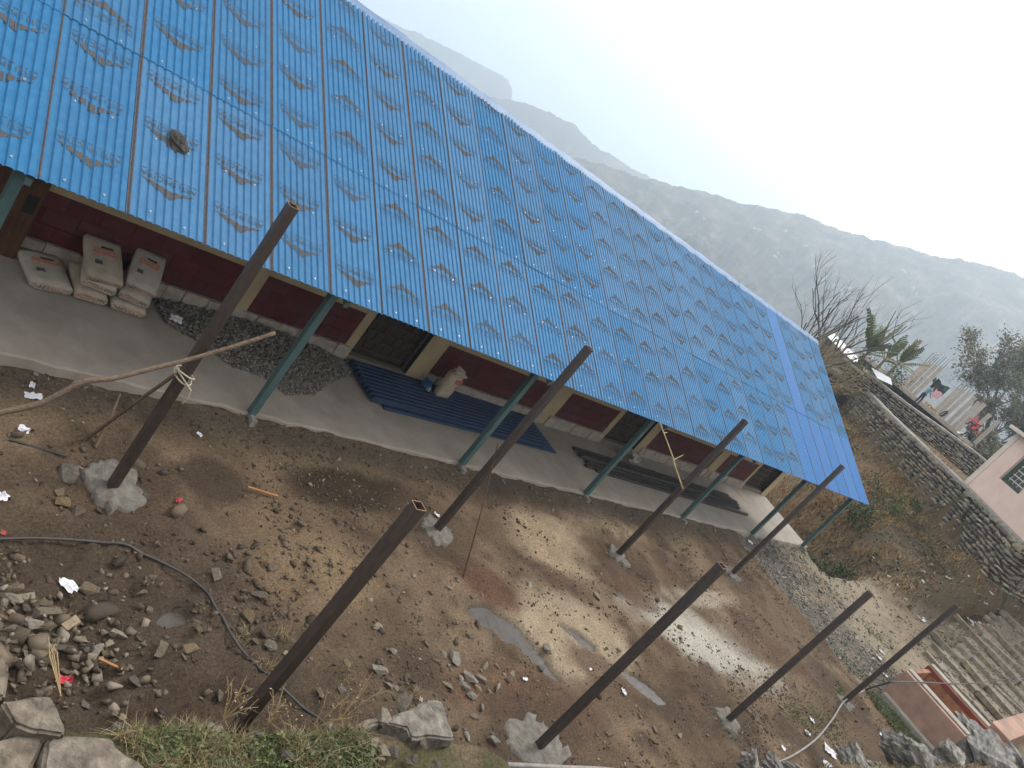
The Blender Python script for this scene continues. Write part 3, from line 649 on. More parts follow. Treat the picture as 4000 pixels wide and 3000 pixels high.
# pile of square steel tubes
TB = [((2242, 1751), (2842, 1936)), ((2262, 1768), (2852, 1946)), ((2298, 1786), (2876, 1962)), ((2290, 1803), (2882, 1973)), ((2288, 1818), (2887, 1985)), ((2330, 1838), (2919, 2010)), ((2268, 1779), (2868, 1957))]
for i, (q0, q1) in enumerate(TB):
    zc = .035 + (.066 if i in (2, 6) else 0); a, b_ = atz(*q0, zc), atz(*q1, zc); d_ = b_ - a; hw = .032
    o = MB(); n4 = [(-hw, -hw), (hw, -hw), (hw, hw), (-hw, hw)]; n5 = [(x * .85, y * .85) for x, y in n4]; L_ = d_.length
    v = [(0, y, z) for y, z in n4] + [(L_, y, z) for y, z in n4] + [(0, y, z) for y, z in n5] + [(.25, y, z) for y, z in n5] + [(L_, y, z) for y, z in n5] + [(L_ - .25, y, z) for y, z in n5]
    f = [(j, (j + 1) % 4, 4 + (j + 1) % 4, 4 + j) for j in range(4)] + [(8 + (j + 1) % 4, 8 + j, 12 + j, 12 + (j + 1) % 4) for j in range(4)] + [(12, 13, 14, 15)] + [(j + 8, (j + 1) % 4 + 8, (j + 1) % 4, j) for j in range(4)] + [(16 + j, 16 + (j + 1) % 4, 20 + (j + 1) % 4, 20 + j) for j in range(4)] + [(23, 22, 21, 20)] + [(4 + j, 4 + (j + 1) % 4, 16 + (j + 1) % 4, 16 + j) for j in range(4)]
    tag(o.add(v, f).build('steel_tube', mat('tube_steel', (.075, .068, .062), (.05, .046, .044), 8, .5, .1, vary=.15), loc=a, rot=(0, 0, math.atan2(d_.y, d_.x))),
        'dark square steel tube in the heap lying along the veranda', 'steel tube', 'steel tubes heaped on the veranda')
def crumple(seed, sx, sy, amp, m, n=7):
    v = []; f = []
    for i in range(n):
        for j in range(n):
            x, y = i / (n - 1) - .5, j / (n - 1) - .5
            e = 1 + .25 * mnoise.noise((x * 3 + seed, y * 3, 9))
            v.append((x * sx * e, y * sy * e, abs(mnoise.fractal(Vector((x * 3.7 + seed * 3, y * 3.7, seed)), 1, 2, 3)) * amp + .004))
    for i in range(n - 1):
        for j in range(n - 1): f.append((i * n + j, (i + 1) * n + j, (i + 1) * n + j + 1, i * n + j + 1))
    return mesh('paper', v, f, m)
M_paper = mat('white_paper', (.72, .72, .74), (.6, .6, .64), 10, .8, .1); M_redp = mat('red_wrapper', (.55, .05, .08), (.45, .04, .06), 12, .5, .1); M_pink = mat('pink_wrapper', (.6, .2, .25), (.5, .15, .2), 12, .6, .1)
M_sackw = mat('woven_sack', (.42, .38, .33), (.3, .27, .23), 12, .8, .4)
pb = atz(2468, 1798, .1)
tag(link('empty_sack', boulder(51, (.5, .34, .24), M_sackw, 3, .28), None, (pb.x, pb.y, .18), (.1, .1, .3)), 'crumpled empty cement sack thrown over the steel tubes', 'sack')
# gravel heap
def veg_pts(n, seed, px, z0=0.):
    rg = np.random.default_rng(seed); P = np.array([[*atz(u, v, z0)[:2]] for u, v in px]); lo, hi = P.min(0), P.max(0); out = []
    while len(out) < n:
        q = rg.uniform(lo, hi, (n * 2, 2)); ins = np.zeros(len(q), bool); j = len(P) - 1
        for i in range(len(P)):
            c_ = ((P[i, 1] > q[:, 1]) != (P[j, 1] > q[:, 1])) & (q[:, 0] < (P[j, 0] - P[i, 0]) * (q[:, 1] - P[i, 1]) / (P[j, 1] - P[i, 1] + 1e-9) + P[i, 0]); ins ^= c_; j = i
        out += list(q[ins])
    return np.array(out[:n])
gp = [(600, 1178), (640, 1262), (790, 1350), (900, 1430), (1040, 1480), (1120, 1548), (1230, 1540), (1350, 1470), (1400, 1440), (1370, 1400), (1150, 1330), (900, 1265), (720, 1210)]
def heap(x, y): return .17 * np.clip((y - .85) / 1.1, 0, 1) * np.exp(-((x - .6) / 1.5) ** 2) * sst(2.6, 1.6, x)
q = veg_pts(8000, 3, gp); q = q[q[:, 1] < 2.05]
M_grav = mat('crushed_stone', (.2, .18, .155), (.105, .093, .08), 8, .9, .2, attr='rnd', c3=(.28, .255, .22))
scatter('gravel_heap', np.column_stack([q, heap(q[:, 0], q[:, 1]) * np.sqrt(np.random.default_rng(6).uniform(0, 1, len(q))) + .012]), np.random.default_rng(4).uniform(.035, .075, len(q)), M_grav, 5, .8)
# ================================================================== timber and rods by the posts
M_wood = mat('branch_bark', (.24, .175, .12), (.12, .085, .06), 9, .85, .4, 30, stretch=(1, 6, 6)); M_split = mat('split_wood', (.16, .11, .075), (.1, .07, .05), 8, .85, .3); M_straw = mat('straw', (.38, .29, .15), (.28, .2, .1), 12, .8, .1)
bp_ = [aty(1075, 1300, -1.73), aty(960, 1338, -1.73), aty(760, 1398, -1.74), aty(600, 1438, -1.75), aty(440, 1478, -1.76), aty(330, 1490, -1.77), aty(250, 1530, -1.78), aty(150, 1578, -1.79), aty(0, 1612, -1.8)]
bp_.append(bp_[-1] + (bp_[-1] - bp_[-2]) * 1.6)
while bp_[-1].z > -.05 and len(bp_) < 16: bp_.append(bp_[-1] + (bp_[-1] - bp_[-2]))
sp_ = spline(bp_, 5)
t_ = thing('timber_pole', 'long crooked peeled branch lashed across the steel post', 'branch', (0, 0, 0))
MB().tube(sp_, [.018 + .01 * min(1, i / len(sp_) * 1.6) + .004 * mnoise.noise((i * .7, 0, 0)) for i in range(len(sp_))], 9).build('stem', M_wood, t_, smooth=True)
link('knot', boulder(61, (.06, .07, .06), M_wood, 1, .1), t_, sp_[27])
M_rope = mat('rope', (.5, .43, .32), (.36, .3, .22), 60, .9, .4, 90)
rp = []
for i in range(40):
    a = i / 40 * 2 * math.pi * 2.6; r_ = .098
    rp.append((-2.0 + r_ * math.cos(a) * 1.0, -1.61 + r_ * math.sin(a), 1.33 + .05 * math.sin(a * .8) + i * .0018))
rp += [(-1.93, -1.75, 1.3), (-1.92, -1.76, 1.2), (-1.93, -1.75, 1.14)]
tag(MB().tube(rp, .008, 5).build('rope_lashing', M_rope), 'pale rope wound round the steel post below the branch', 'rope')
a, b_ = atz(330, 1722, -.1), Vector((-2.1, -1.66, 1.37))
tag(MB().tube(spline([a, a.lerp(b_, .5) + Vector((0, 0, .02)), b_], 4), [.02] * 9, 6).build('brace_stick', M_split), 'straight split stick bracing the roped steel post', 'stick')
a = atz(372, 1747, -.11); b_ = atz(470, 1535, -.1) + Vector((-.14, -.3, .32))
b_ = aty(470, 1537, a.y + .35)
tag(MB().tube(spline([a, a.lerp(b_, .5) + Vector((.01, 0, .01)), b_], 3), [.018, .017, .017, .016, .016, .015, .014], 6).build('short_stake', M_split), 'short dark stake standing in the soil behind the brace', 'stick')
tag(MB().tube([atz(35, 1716, -.09), atz(150, 1750, -.085), atz(265, 1782, -.09)], .012, 6).build('iron_rod', mat('rod', (.07, .06, .055), (.05, .045, .04), 9, .6, .1)), 'thin dark rod lying on the soil near the raised footing', 'rod')
tag(MB().box(-.2, .2, -.012, .012, 0, .015).build('wood_splinter', mat('fresh_wood', (.42, .2, .08), (.3, .14, .06), 9, .8), loc=atz(1026, 1922, -.1), rot=(0, .05, -.13)), 'orange wood splinter on the trodden earth', 'wood')
tag(MB().box(-.1, .1, -.01, .01, 0, .012).build('wood_splinter', MATS['fresh_wood'], loc=atz(430, 2595, -.07), rot=(0, .05, -.5)), 'orange wood splinter on the dark soil below the red wrapper', 'wood')
a = atz(1806, 2268, -.12); b_ = aty(1945, 1731, -1.42)
tag(MB().tube([a, a.lerp(b_, .55) + Vector((.02, 0, 0)), b_], [.012, .011, .008], 5).build('thin_rod', mat('rusty_rod', (.1, .06, .04), (.07, .04, .03), 9, .7)), 'thin rusty rod stuck in the earth, leaning by a post', 'rod')
t_ = thing('split_bamboo', 'pale bamboo stick with short twigs leaning between eave and post', 'stick')
a, b_ = aty(2668, 1910, -1.53), aty(2577, 1649, -.56); md = a.lerp(b_, .5)
M_bam = mat('bamboo', (.42, .33, .19), (.32, .24, .13), 9, .6, .1)
MB().tube([a, a.lerp(b_, .33), md + Vector((.02, 0, .01)), b_], [.016, .015, .014, .011], 6).build('cane', M_bam, t_)
MB().tube([a.lerp(b_, .43), a.lerp(b_, .43) + Vector((.24, .05, .14))], [.01, .006], 5).build('twig', M_bam, t_); MB().tube([a.lerp(b_, .84), a.lerp(b_, .84) + Vector((.15, .03, .02))], [.009, .005], 5).build('twig', M_bam, t_)
# brown board by the end pillar of the near room
pb = aty(20, 900, 1.95)
t_ = thing('wooden_board', 'orange-brown wooden board leaning on the maroon wall behind a veranda post', 'board', (pb.x, 2.06, 0), 0)
o = MB().box(-.45, .22, -.02, .01, 0, 1.25).build('plank', mat('varnished_wood', (.1, .045, .022), (.05, .022, .013), 3, .6, .2, 20, stretch=(6, 6, 1)), t_, rot=(R(-3), 0, R(2)), loc=(0, -.1, 0)); MB().box(.05, .18, -.026, -.02, .62, .86).build('dark_patch', M_dark, t_, rot=(R(-3), 0, R(2)), loc=(0, -.1, 0))
# dung/mud cake thrown on the roof
pr = atd(688, 553, 1); s_ = None
d_ = ray(688, 553); nrm = Vector((0, -math.sin(SLA), math.cos(SLA))); pt = CAM + d_ * ((Vector((0, -.444, 2.152)) - CAM).dot(nrm) / d_.dot(nrm))
me = boulder(74, (.22, .33, .09), mat('dry_mud', (.07, .066, .058), (.02, .019, .017), 16, .95, 1., 40), 6, .1)
tag(link('mud_clod', me, None, pt + nrm * .03, (SLA, 0, .5)), 'dark clod of straw and mud lying on the blue roof', 'clod')
# ================================================================== hoses
M_hose = mat('hose', (.075, .07, .068), (.05, .047, .046), 12, .55, .15, c3=(.16, .15, .14))
def hose(pts, r_, label, m=M_hose):
    P = [atz(u, v, z) for u, v, z in pts]; S_ = spline(P, 9)
    S_ = [Vector((p.x, p.y, max(p.z, hz(p.x, p.y) + r_ * .8) if p.z < .3 else p.z)) for p in S_]
    for k in range(2): S_ = [S_[0]] + [S_[i].lerp((S_[i - 1] + S_[i + 1]) / 2, .7) for i in range(1, len(S_) - 1)] + [S_[-1]]
    return tag(MB().tube(S_, r_, 8).build('water_hose', m, smooth=True), label, 'hose')
hose([(-150, 2112, -.08), (0, 2105, -.08), (180, 2103, -.08), (380, 2118, -.08), (520, 2150, -.08), (650, 2205, -.08), (760, 2270, -.08), (820, 2335, -.08), (880, 2440, -.08), (960, 2560, -.08), (1045, 2640, -.08), (1110, 2695, -.08), (1200, 2780, -.08), (1330, 2890, -.08)], .0135, 'black water pipe curving over the stony soil')
M_hose2 = mat('hose_grey', (.3, .28, .26), (.2, .19, .18), 12, .6, .15)
hose([(2960, 3010, -.05), (3020, 2984, -.05), (3100, 2950, -.05), (3190, 2885, -.08), (3255, 2805, -.08), (3300, 2737, -.05), (3380, 2695, -.03)], .018, 'grey stretch of hose bending round the outermost post', M_hose2)
hose([(3380, 2695, .0), (3440, 2675, .35), (3500, 2664, .64), (3610, 2666, .66), (3700, 2670, .66), (3790, 2669, .5), (3900, 2658, .45), (4010, 2640, .65)], .017, 'black hose crossing the pink basin towards the steps')
hose([(1740, 2978, -.08), (1900, 2984, -.09), (2100, 2994, -.09), (2400, 3010, -.09)], .03, 'thick grey hose along the foot of the ledge', M_hose2)
# ================================================================== loose stones
M_st = [mat('stone_grey', (.14, .124, .1), (.07, .062, .05), 7, .9, .6, 25, vary=.22), mat('stone_brown', (.165, .125, .083), (.085, .065, .045), 7, .9, .6, 25, vary=.22), mat('stone_tan', (.36, .26, .14), (.24, .17, .1), 6, .9, .6, 25, vary=.1), mat('stone_pale', (.27, .235, .185), (.15, .13, .1), 7, .9, .6, 25, vary=.15)]
TPL = []
for i in range(20):
    el = rng.uniform(.85, 1.1); me = hull_rock(100 + i, 1, el, rng.uniform(.42, .62), rng.randint(10, 14)); TPL.append(me)
TM = {}
def stone_me(i, mi, soft=True):
    if (i, mi) not in TM:
        m = TPL[i].copy(); m.materials.clear(); m.materials.append(M_st[mi]); TM[(i, mi)] = m
    return TM[(i, mi)]
def stone(u, v, wpx, mi, label, group, z=-.1, asp=1., rz=None, flat=1., name='stone', cat='stone'):
    p = atz(u, v, z); D_ = -(CM.transposed() @ (p - CAM)).z; w_ = wpx * D_ / FPX
    o = link(name, stone_me(rng.randrange(20), mi), None)
    g = hz(p.x, p.y) if z < .2 else z
    o.location = (p.x, p.y, g + w_ * .13 * flat); o.rotation_euler = (rng.uniform(-.25, .25), rng.uniform(-.25, .25), rng.uniform(0, 6.28) if rz is None else rz); o.scale = (w_ * 1.05, w_ * asp * 1.05, w_ * flat)
    b = o.modifiers.new('bevel', 'BEVEL'); b.width = .008; b.segments = 1
    return tag(o, label, cat, group)
pile = """150,220,130 30,260,80 190,330,230 190,500,260,.45 70,560,150 370,480,220 440,630,180 640,560,220,.6 880,560,240,.6 690,680,330,.55 80,750,190 240,640,130 280,760,150 480,840,260 260,860,220,.5 170,920,220,.4 710,830,170 820,810,130,.6 1290,780,130,.6 1550,930,120 800,1040,160,.6 1010,995,140,.5 1220,1050,200,.6 40,1060,130 200,1090,130 75,1240,160 160,1320,210 265,1190,100 440,1290,250,.45 370,1130,140 480,1160,120 730,1140,160 1110,1180,90 1095,1260,140 1200,1210,120,.5 1310,1190,140,.6 1390,1260,300,.35 1600,1130,190,.5 1550,1260,140 1790,1340,80 640,1350,120 420,1500,110 140,1530,130 1120,1390,80 700,1410,90 250,1540,130 30,430,130 -40,700,150 -30,880,160 130,1080,90 330,950,110 560,1010,100 620,930,110 580,1230,110 880,1350,90 1010,1470,120 300,1340,100 500,1440,120 90,1440,120""".split()
for s in pile:
    q = [float(k) for k in s.split(',')]
    stone(q[0] / 3.687, 2200 + q[1] / 3.687, q[2] / 3.687 * 1.25, rng.choice([0, 1, 1, 1, 3]), 'rough rubble stone in the loose pile by the grassy ledge', 'rubble stones piled beside the ledge', asp=q[3] if len(q) > 3 else rng.uniform(.65, .95), flat=rng.uniform(.6, .95))
stone(1060 / 3.687, 2200 + 800 / 3.687, 78, 2, 'large tan faceted stone at the edge of the rubble pile', None, asp=.8)
stone(990 / 3.687, 2200 + 1140 / 3.687, 88, 0, 'flat dark grey slab stone in the rubble pile', None, asp=.62, rz=.1, flat=.5)
stone(1330 / 3.687, 2200 + 350 / 3.687, 88, 1, 'broad flat brown stone beside the white paper', None, asp=.7, rz=-.4, flat=.4)
stone(1720 / 3.687, 2200 + 1020 / 3.687, 72, 3, 'rounded stone with a pale broken end near the red chalk line', None, asp=.6, rz=-.5)
mid = """600,115,100 525,90,50 560,280,75,.5 640,240,35 655,290,70,.4 690,240,90,.6 760,260,90,.5 700,350,60,.6 735,310,50,.5 845,310,70,.4 780,170,50,.6 860,165,35 757,425,50,.7 720,480,55,.35 685,590,55 205,80,50,.6 120,200,100,.6 180,290,55,.6 230,305,60,.5 1175,50,60 950,215,45 800,340,40""".split()
for s in mid:
    q = [float(k) for k in s.split(',')]
    stone(1400 + q[0] / 1.5875, 2500 + q[1] / 1.5875, q[2] / 1.5875 * 1.3, 3, 'pale broken stone on the reddish soil beyond the grassy ledge', 'pale broken stones on the soil', asp=q[3] if len(q) > 3 else .75, flat=.8)
stone(1400 + 835 / 1.5875, 2500 + 635 / 1.5875, 68, 3, 'long whitish stone lying near the pale wet cement pad', None, asp=.45, rz=-.9)
stone(1400 + 1130 / 1.5875, 2500 + 180 / 1.5875, 44, 0, 'dark grey stone at the end of the long puddle', None, asp=.7)
for u, v, w_, mi in [(1550, 2289, 30, 0), (1590, 2310, 48, 1), (1620, 2244, 32, 3), (1474, 2450, 52, 3), (1525, 2551, 40, 1), (2140, 2530, 42, 3), (2072, 2285, 34, 3), (2331, 2330, 42, 3), (2401, 2320, 24, 3), (2460, 2355, 42, 1), (1130, 2560, 60, 3), (1000, 2500, 50, 1), (1060, 2220, 46, 1), (1030, 2200, 46, 1), (1060, 2520, 60, 0), (960, 2410, 80, 1), (1010, 2330, 70, 1), (590, 2370, 46, 1), (760, 2475, 44, 1), (830, 2265, 70, 1), (740, 2540, 80, 1), (610, 2560, 80, 1), (520, 2680, 70, 0), (850, 2700, 80, 1), (340, 2740, 50, 0), (560, 2320, 60, 1), (1350, 2600, 50, 1), (1240, 2720, 60, 1), (1330, 2700, 50, 0), (2500, 2600, 46, 3), (2420, 2540, 40, 3), (2380, 2860, 40, 1), (2560, 2850, 40, 1), (2660, 2870, 36, 3), (1850, 1910, 20, 3), (760, 1690, 34, 1), (985, 1705, 30, 1), (1130, 1805, 26, 1), (1660, 1830, 24, 3), (1960, 1890, 24, 3), (2700, 2570, 34, 3), (3020, 2700, 36, 3), (3050, 2760, 34, 3), (3110, 2670, 28, 3), (3150, 2860, 36, 3), (3080, 2900, 40, 3)]:
    stone(u, v, w_, mi, 'single loose stone half sunk in the bare yard', 'loose stones scattered over the yard', asp=rng.uniform(.6, .9), flat=.75)
for u, v, w_, lab in [(270, 1848, 95, 'square grey block wedged against the raised footing'), (565, 1922, 56, 'grey stone on the far side of the raised footing'), (235, 1962, 80, 'rust-brown flat stone below the raised footing'), (228, 1925, 56, 'dark wedge stone beside the raised footing'), (300, 2005, 70, 'brown stone under the lip of the raised footing')]:
    stone(u, v, w_, 0 if 'grey' in lab else 1, lab, None, asp=.8, flat=.9)
# pebbles, clods and chips
rg = np.random.default_rng(8)
def yard_pts(n, x0, x1, y0, y1, dens=None):
    q = np.column_stack([rg.uniform(x0, x1, n), rg.uniform(y0, y1, n)])
    if dens is not None: q = q[rg.uniform(0, 1, n) < dens(q[:, 0], q[:, 1])]
    return q
def on_ground(q, dz=0.): return np.column_stack([q, height(q[:, 0], q[:, 1]) + dz])
ok = lambda x, y: (y > EDGE(x) + .12) & (y < -.03)
q = yard_pts(9000, 4, 13.8, -5.6, -.6, lambda x, y: ok(x, y) * sst(.47, .6, fbm(x * 1.4, y * 1.4, 181, 3)) * (1 - pud_mask(x, y)))
M_clod2 = mat('red_clods', (.12, .08, .054), (.065, .043, .031), 6, .95, .3, attr='rnd', c3=(.2, .15, .105))
scatter('dug_clods', on_ground(q, .004), rg.gamma(1.4, .017, len(q)) + .014, M_clod2, 18, .6)
M_peb = mat('pebbles', (.165, .13, .092), (.07, .053, .038), 6, .9, .2, attr='rnd', c3=(.25, .21, .16))
M_clod = mat('clods', (.11, .078, .054), (.06, .043, .031), 6, .95, .3, attr='rnd', c3=(.16, .115, .08))
q = yard_pts(26000, -6, 14, -6, 0, lambda x, y: ok(x, y) * (.05 + .95 * sst(.46, .62, fbm(x * 1.1, y * 1.1, 91, 3))) * (1 - .8 * sst(1, 5, x) * sst(-.5, -1.2, y) * sst(-3.4, -2.6, y)) * (1 - pud_mask(x, y)))
scatter('soil_clods', on_ground(q, .004), rg.gamma(1.6, .0125, len(q)) * (1 + .6 * sst(2, -1, q[:, 0]) * sst(-1.2, -2.5, q[:, 1])) + .012, M_clod, 9, .6)
q = yard_pts(9000, -6, 14, -6, 0, lambda x, y: ok(x, y) * (.15 + .85 * sst(.45, .6, fbm(x * .9 + 5, y * .9, 95, 3))) * (1 - pud_mask(x, y)))
scatter('yard_pebbles', on_ground(q, .004), rg.gamma(2., .012, len(q)) + .014, M_peb, 10, .5)
q = yard_pts(2600, -6, 18.3, -.55, -.05, lambda x, y: np.exp(-((y + .2) / .2) ** 2) * (.3 + .7 * sst(.4, .6, fbm(x * 1.3, y * 2, 97, 2))))
scatter('edge_rubble', on_ground(q, .006), rg.gamma(2.2, .013, len(q)) + .014, M_peb, 11, .6)
SHT = [tmpl(hull_rock(970 + i, 1, .7, .3, 9)) for i in range(8)]
M_shard = mat('soil_shards', (.092, .069, .05), (.05, .038, .028), 6, .92, .4, attr='rnd', c3=(.14, .11, .08))
q = yard_pts(3400, -6, 3.5, -5.5, -.8, lambda x, y: ok(x, y) * sst(3.4, .2, x) * (.15 + .85 * sst(.42, .6, fbm(x * 1.3, y * 1.3, 171, 3))) * sst(-.6, -2, y))
scatter('soil_shards', on_ground(q, .008), rg.gamma(1.1, .042, len(q)) + .025, M_shard, 17, .25, SHT)
M_slate = mat('slate_chips', (.185, .163, .13), (.085, .075, .06), 6, .85, .3, attr='rnd', c3=(.3, .27, .23))
SLT = [tmpl(hull_rock(950 + i, 1, .5, .22, 9)) for i in range(8)]
def str_dens(x, y): return (.25 + .75 * sst(.38, .55, fbm(x * 1.1, y * 1.1, 151, 3))) * sst(13.6, 14.1, x) * sst(18.2, 16.2, x + .7 * np.sin(y * 1.3)) * (y > -5.6) * (y < .2)
q = yard_pts(9000, 13.6, 19, -5.6, 0, str_dens); scatter('slate_strip', on_ground(q, .01), rg.gamma(2.2, .025, len(q)) + .02, M_slate, 12, .35, SLT)
q = yard_pts(5200, 15, 31, -5, 1, lambda x, y: (.25 + .75 * sst(.45, .6, fbm(x * .7, y * .7, 99, 3))) * (wall_dist(x, y) > .6)); scatter('path_stones', on_ground(q, .01), rg.gamma(2., .025, len(q)) + .025, M_slate, 13, .35)
pc = np.array([list(atz(u, v, -.1)[:2]) for u, v in [(60, 2400), (150, 2500), (90, 2560), (250, 2560), (330, 2620), (40, 2480), (200, 2420), (420, 2560), (330, 2500)]])
q = pc[rg.integers(0, len(pc), 140)] + rg.normal(0, .22, (140, 2)); scatter('pile_chips', on_ground(q, .012), rg.gamma(2.4, .02, len(q)) + .025, M_peb, 15, .5)
q = pc[rg.integers(0, len(pc), 60)] + rg.normal(0, .2, (60, 2)); scatter('pile_shards', on_ground(q, .02), rg.gamma(2.4, .03, len(q)) + .05, M_peb, 16, .4)
# ================================================================== litter
for u, v, w_, m, lab in [(278, 2276, .17, M_paper, 'white paper sheet, one corner crumpled, on the dark soil'), (268, 2632, .12, M_redp, 'torn red wrapper among the small stones'), (702, 1950, .08, M_redp, 'small red and white wrapper near the raised footing'),
                         (20, 2068, .05, M_redp, 'tiny red scrap on the soil near the black pipe'), (5, 1935, .12, M_paper, 'white twisted scrap left of the raised footing'), (132, 1540, .16, M_paper, 'dirty white plastic scrap under the long branch'), (130, 1498, .09, M_paper, 'small white scrap at the veranda edge under the branch'),
                         (95, 1675, .1, M_paper, 'crumpled pale scrap between the branch and the dark rod'), (660, 1288, .16, M_paper, 'crumpled pale wrapper on the gravel heap'), (783, 1690, .07, M_paper, 'narrow white strip on the soil below the veranda edge'), (1712, 2003, .09, M_paper, 'crumpled pale paper beside the second footing'),
                         (2095, 1882, .06, M_pink, 'small pink scrap at the veranda edge'), (2048, 2656, .08, M_paper, 'white crumpled scrap beside the dark clods'), (1648, 2728, .05, M_paper, 'tiny white scrap above the stone block'), (2310, 2610, .05, M_paper, 'tiny white scrap on the dusty ground'), (2440, 2700, .12, M_paper, 'thin white scrap near the outer posts'),
                         (2935, 2110, .18, M_paper, 'white bottle-like scrap at the corner of the veranda'), (1404, 1456, .12, M_paper, 'pale scrap at the corner of the blue sheets'), (3455, 2540, .18, M_paper, 'white paper on the slate strip'), (3440, 2565, .2, M_paper, 'long white strip on the path beside the outermost post'), (3465, 2628, .16, M_paper, 'white scrap in front of the pink basin'), (3440, 2872, .1, M_paper, 'white scrap on the dark soil below the basin'),
                         (3160, 2858, .14, M_paper, 'white scrap by the grey hose'), (3175, 2810, .12, M_paper, 'folded paper on the weeds by the grey hose'), (3245, 2930, .22, M_paper, 'crumpled white plastic by the rocks'), (3240, 2985, .2, M_paper, 'white torn plastic between two rocks'), (3070, 2915, .1, M_paper, 'small white wrapper on the weeds'), (1400, 2990, .09, M_paper, 'small white paper on the grassy ledge')]:
    p = atz(u, v, .9 if v > 2960 and u < 2000 else -.08); g = hz(p.x, p.y)
    tag(link('litter_scrap', crumple(u * .37 + v, w_, w_ * rng.uniform(.5, .9), w_ * .35, m), None, (p.x, p.y, (g if g < .5 else p.z) + .012 if u > 400 or v > 1400 else max(g, .0) + .01), (rng.uniform(-.15, .15), rng.uniform(-.15, .15), rng.uniform(0, 6))), lab, 'litter')
    if u == 660: bpy.context.scene.collection.objects[-1].location.z = .1
    if u == 1404: COL.objects[-1].location.z = .02
litter = [(3504, 2282), (3508, 2290), (3600, 2275), (3630, 2320), (3690, 2330), (3640, 2370), (3650, 2380), (3770, 2400), (3780, 2415), (3795, 2435), (3800, 2450), (3815, 2462), (3830, 2478), (3845, 2490), (3850, 2485), (3785, 2395), (3810, 2420), (3820, 2380), (3860, 2410), (3900, 2415), (3835, 2440), (3805, 2470), (3870, 2500), (3640, 2255), (3645, 2240), (3470, 2255), (3380, 2210), (3870, 2200), (3990, 2300), (3995, 2280)]
for i, (u, v) in enumerate(litter):
    p = atz(u, v, .4)
    for _ in range(6):       # slide along the line of sight onto the slope
        p = atz(u, v, hz(p.x, p.y) * .5 + p.z * .5)
    m = M_redp if i in (23,) else M_pink if i in (14, 20) else M_paper; w_ = rng.uniform(.08, .2)
    tag(link('litter_scrap', crumple(i + 3.3, w_, w_ * .7, w_ * .4, m), None, (p.x, p.y, hz(p.x, p.y) + .03), (rng.uniform(-.3, .3), rng.uniform(-.3, .3), rng.uniform(0, 6))), 'scrap of rubbish on the bank between the path and the steps', 'litter', 'rubbish strewn along the bank')
t_ = thing('straw_bunch', 'bunch of dry straw lying across the rubble stones', 'straw', (0, 0, 0)); m_ = MB(); p0, p1, p2 = atz(238, 2720, .02), atz(205, 2560, .02), atz(185, 2515, -.02)
for i in range(8): m_.tube([p0, p1 + Vector((rng.gauss(0, .02), rng.gauss(0, .01), rng.uniform(0, .03))), p2 + Vector((rng.gauss(0, .07), rng.gauss(0, .05), rng.uniform(-.02, .03)))], [.004, .004, .003], 4)
m_.build('stalks', M_straw, t_)['kind'] = 'stuff'
# ================================================================== near ledge: blocks and boulders
M_blk_st = mat('ledge_stone', (.26, .215, .165), (.1, .08, .06), 9, .92, 1., 30, .15, vary=.06, c3=(.31, .28, .24)); M_lich = mat('lichen_stone', (.25, .225, .19), (.085, .077, .066), 9, .92, 1., 24, .15, vary=.12, c3=(.29, .275, .255))
def slab_stone(px, zt, th, label, m, seed, zw=0.):
    P = [atz(u, v, zt) for u, v in px]; c = sum(P, Vector()) / len(P)
    bm = bmesh.new(); top = [bm.verts.new(p - c) for p in P]; bot = [bm.verts.new((p - c) * 1.06 - Vector((0, 0, th))) for p in P]
    bm.faces.new(top); bm.faces.new(bot[::-1]); n = len(P)
    for i in range(n): bm.faces.new((top[(i + 1) % n], top[i], bot[i], bot[(i + 1) % n]))
    bmesh.ops.recalc_face_normals(bm, faces=bm.faces)
    bmesh.ops.bevel(bm, geom=bm.edges[:], offset=.018, segments=2, affect='EDGES')
    bmesh.ops.triangulate(bm, faces=bm.faces); 
    for _ in range(3): bmesh.ops.subdivide_edges(bm, edges=[e for e in bm.edges if e.calc_length() > .06], cuts=1)
    bmesh.ops.triangulate(bm, faces=[f for f in bm.faces if len(f.verts) > 4])
    for v in bm.verts: 
        q = v.co * 5 + Vector((seed * 3.7, 0, 0)); v.co += Vector((mnoise.noise(q), mnoise.noise(q + Vector((9, 0, 0))), mnoise.noise(q + Vector((0, 9, 0))))) * .03 + Vector((0, 0, mnoise.fractal(v.co * 3 + Vector((seed, 0, 0)), 1, 2, 5) * .035))
    me = bpy.data.meshes.new('stone_block'); bm.to_mesh(me); bm.free(); me.materials.append(m)
    return tag(link('stone_block', me, None, c), label, 'stone block')
slab_stone([(5, 2745), (120, 2715), (225, 2705), (240, 2740), (258, 2855), (250, 2875), (40, 2842)], 1.1, .35, 'squared pale stone block at the corner of the ledge above the rubble', M_blk_st, 1)
slab_stone([(-60, 2560), (25, 2565), (32, 2640), (30, 2728), (-60, 2740)], 1.08, .35, 'stone block beside the squared corner block, cut by its neighbour', M_blk_st, 2)
slab_stone([(-80, 2910), (35, 2880), (90, 2850), (170, 2835), (160, 2900), (130, 2990), (150, 3120), (-80, 3120)], 1.02, .3, 'rough flat slab under the corner block, with a cleft beside it', M_blk_st, 3)
slab_stone([(165, 2905), (190, 2872), (330, 2862), (460, 2868), (505, 2930), (560, 3000), (600, 3120), (180, 3120)], 1.04, .3, 'broad weathered slab at the edge of the grass', M_blk_st, 4)
slab_stone([(1505, 2815), (1560, 2782), (1690, 2727), (1722, 2735), (1745, 2800), (1786, 2862), (1780, 2878), (1610, 2886), (1590, 2850), (1530, 2830)], 1.02, .14, 'wedge-shaped pale capstone at the end of the grassy ledge', M_lich, 5)
